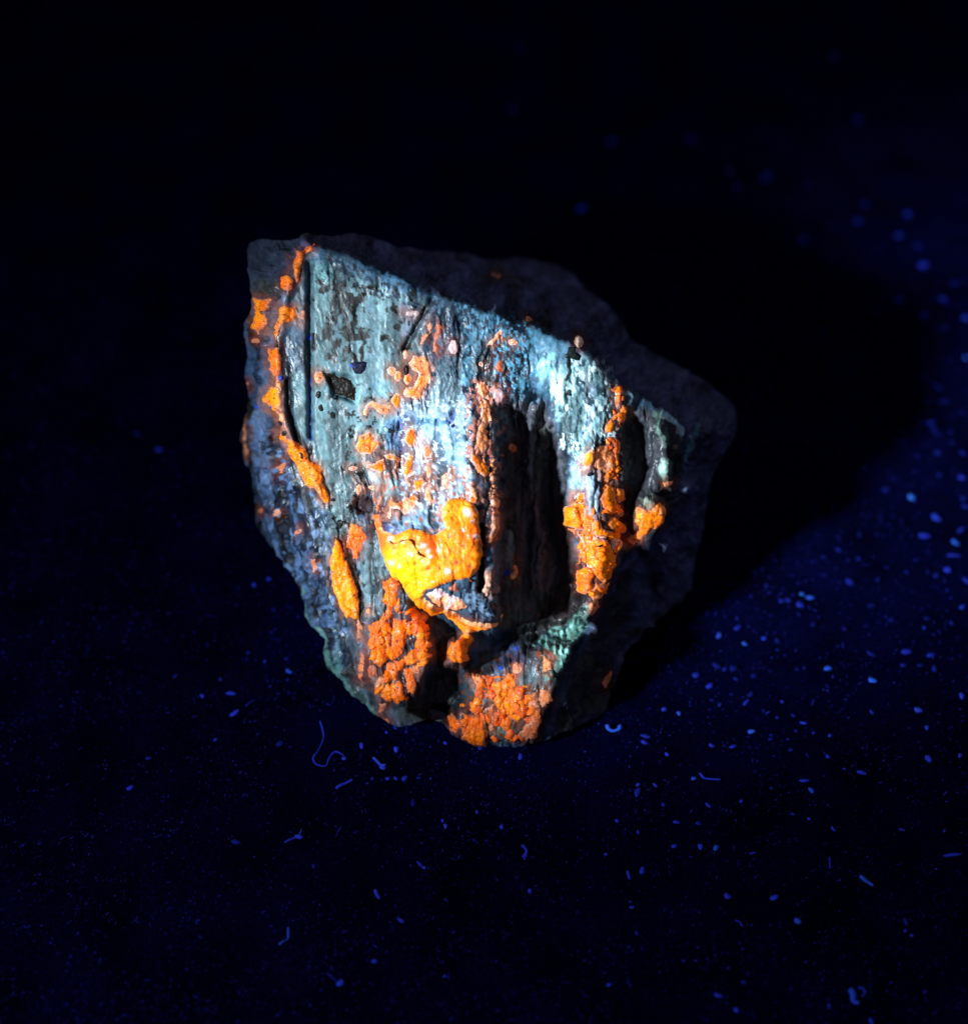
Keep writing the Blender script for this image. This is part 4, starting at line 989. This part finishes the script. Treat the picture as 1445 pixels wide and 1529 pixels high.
fibre([(1280,1476),(1288,1478),(1290,1484),(1285,1490)], 1.6, .6, 'thin curved blue hook fibre beside the crumpled flake at the bottom right')
fibre([(557,1133),(563,1138),(569,1143),(576,1144)], 2.2, .85, 'short thick blue fibre slanting in front of the rock left foot')
fibre([(502,1180),(510,1174),(518,1170),(527,1166)], 2.6, .7, 'blurry slanting blue lint tuft below the curly hair')
fibre([(425,1260),(436,1254),(446,1249),(451,1240)], 1.6, .55, 'faint lint tail behind the bright speck in the left foreground')
fibre([(560,1330),(563,1337),(567,1343)], 2.4, .8, 'short vertical blue fibre in the middle foreground')
fibre([(487,1052),(494,1054),(498,1046),(499,1040)], 1.0, .3, 'very faint thin thread beside the rock lower left edge')
fibre([(367,1057),(374,1050),(380,1046)], 1.0, .4, 'very faint straight thread left of the rock foot')
fibre([(936,1302),(938,1308),(940,1314)], 2.0, .65, 'short upright blue fibre in the foreground right of centre')
fibre([(1044,1156),(1049,1162),(1058,1164),(1075,1166)], 2.0, .45, 'dim blue streak fibre right of the bright grain below the rock')
fibre([(1237,1281),(1238,1290),(1238,1297)], 0.9, .35, 'hair thin upright fibre in the right foreground')
fibre([(1097,1376),(1104,1378),(1108,1384)], 1.2, .4, 'faint arc fibre in the lower right foreground')
fibre([(488,1454),(497,1461),(505,1467)], 0.9, .35, 'faint thread leading to the bottom left blue speck')
fibre([(511,1236),(506,1241),(502,1250)], 1.0, .3, 'faint curved thread in the left foreground')
fibre([(778,1264),(784,1268),(786,1276),(782,1286)], 1.8, .55, 'curved blue fibre in the foreground below the rock tip')

# nap of the cloth: fine hairs and lint dust nobody could count
N_H = 45000
hx = rng.rand(N_H) * 1560 - 60; hy = rng.rand(N_H) ** 0.8 * 1300 + 330
clus = fbm(hx / 60, hy / 34, 3, 170) + 0.5 * fbm(hx / 16, hy / 10, 2, 171)
keep = (clus > -0.05) | (rng.rand(N_H) < 0.25)
hx = hx[keep]; hy = hy[keep]; n = len(hx)
vs = np.zeros((n * 4, 3)); fs = np.arange(n * 4).reshape(n, 4); cl = np.zeros((n * 4, 3))
ang = rng.rand(n) * math.pi; ln = (0.6 + rng.gamma(1.0, 0.6, n)) * S; wd = (0.4 + 0.4 * rng.rand(n)) * S; rise = rng.rand(n) * 2.0 * S
br = np.clip(rng.gamma(0.8, 0.22, n), 0.015, 1.0)
for i in range(n):
    p = on_ground(hx[i], hy[i])
    ca, sa = math.cos(ang[i]), math.sin(ang[i])
    d = np.array((ca, sa, 0)) * ln[i]; q = np.array((-sa, ca, 0)) * wd[i]
    z0 = np.array((0, 0, 0.3 * S)); z1 = np.array((0, 0, 0.3 * S + rise[i]))
    vs[i * 4:i * 4 + 4] = (p - d - q + z0, p + d - q + z1, p + d + q + z1, p - d + q + z0 + (0, 0, 0.5 * S))
cl[:] = np.repeat(br, 4)[:, None] * np.array((0.03, 0.04, 0.6))
M_nap = mineral('cloth_nap', 0.8, 0.1, 900, 0.05)
nap = link('cloth_nap', make_mesh('cloth_nap', vs, fs, cl), M_nap)
nap['kind'] = 'stuff'
nap['label'] = 'fine blue lint dust and nap hairs all over the dark cloth'
nap['category'] = 'lint'
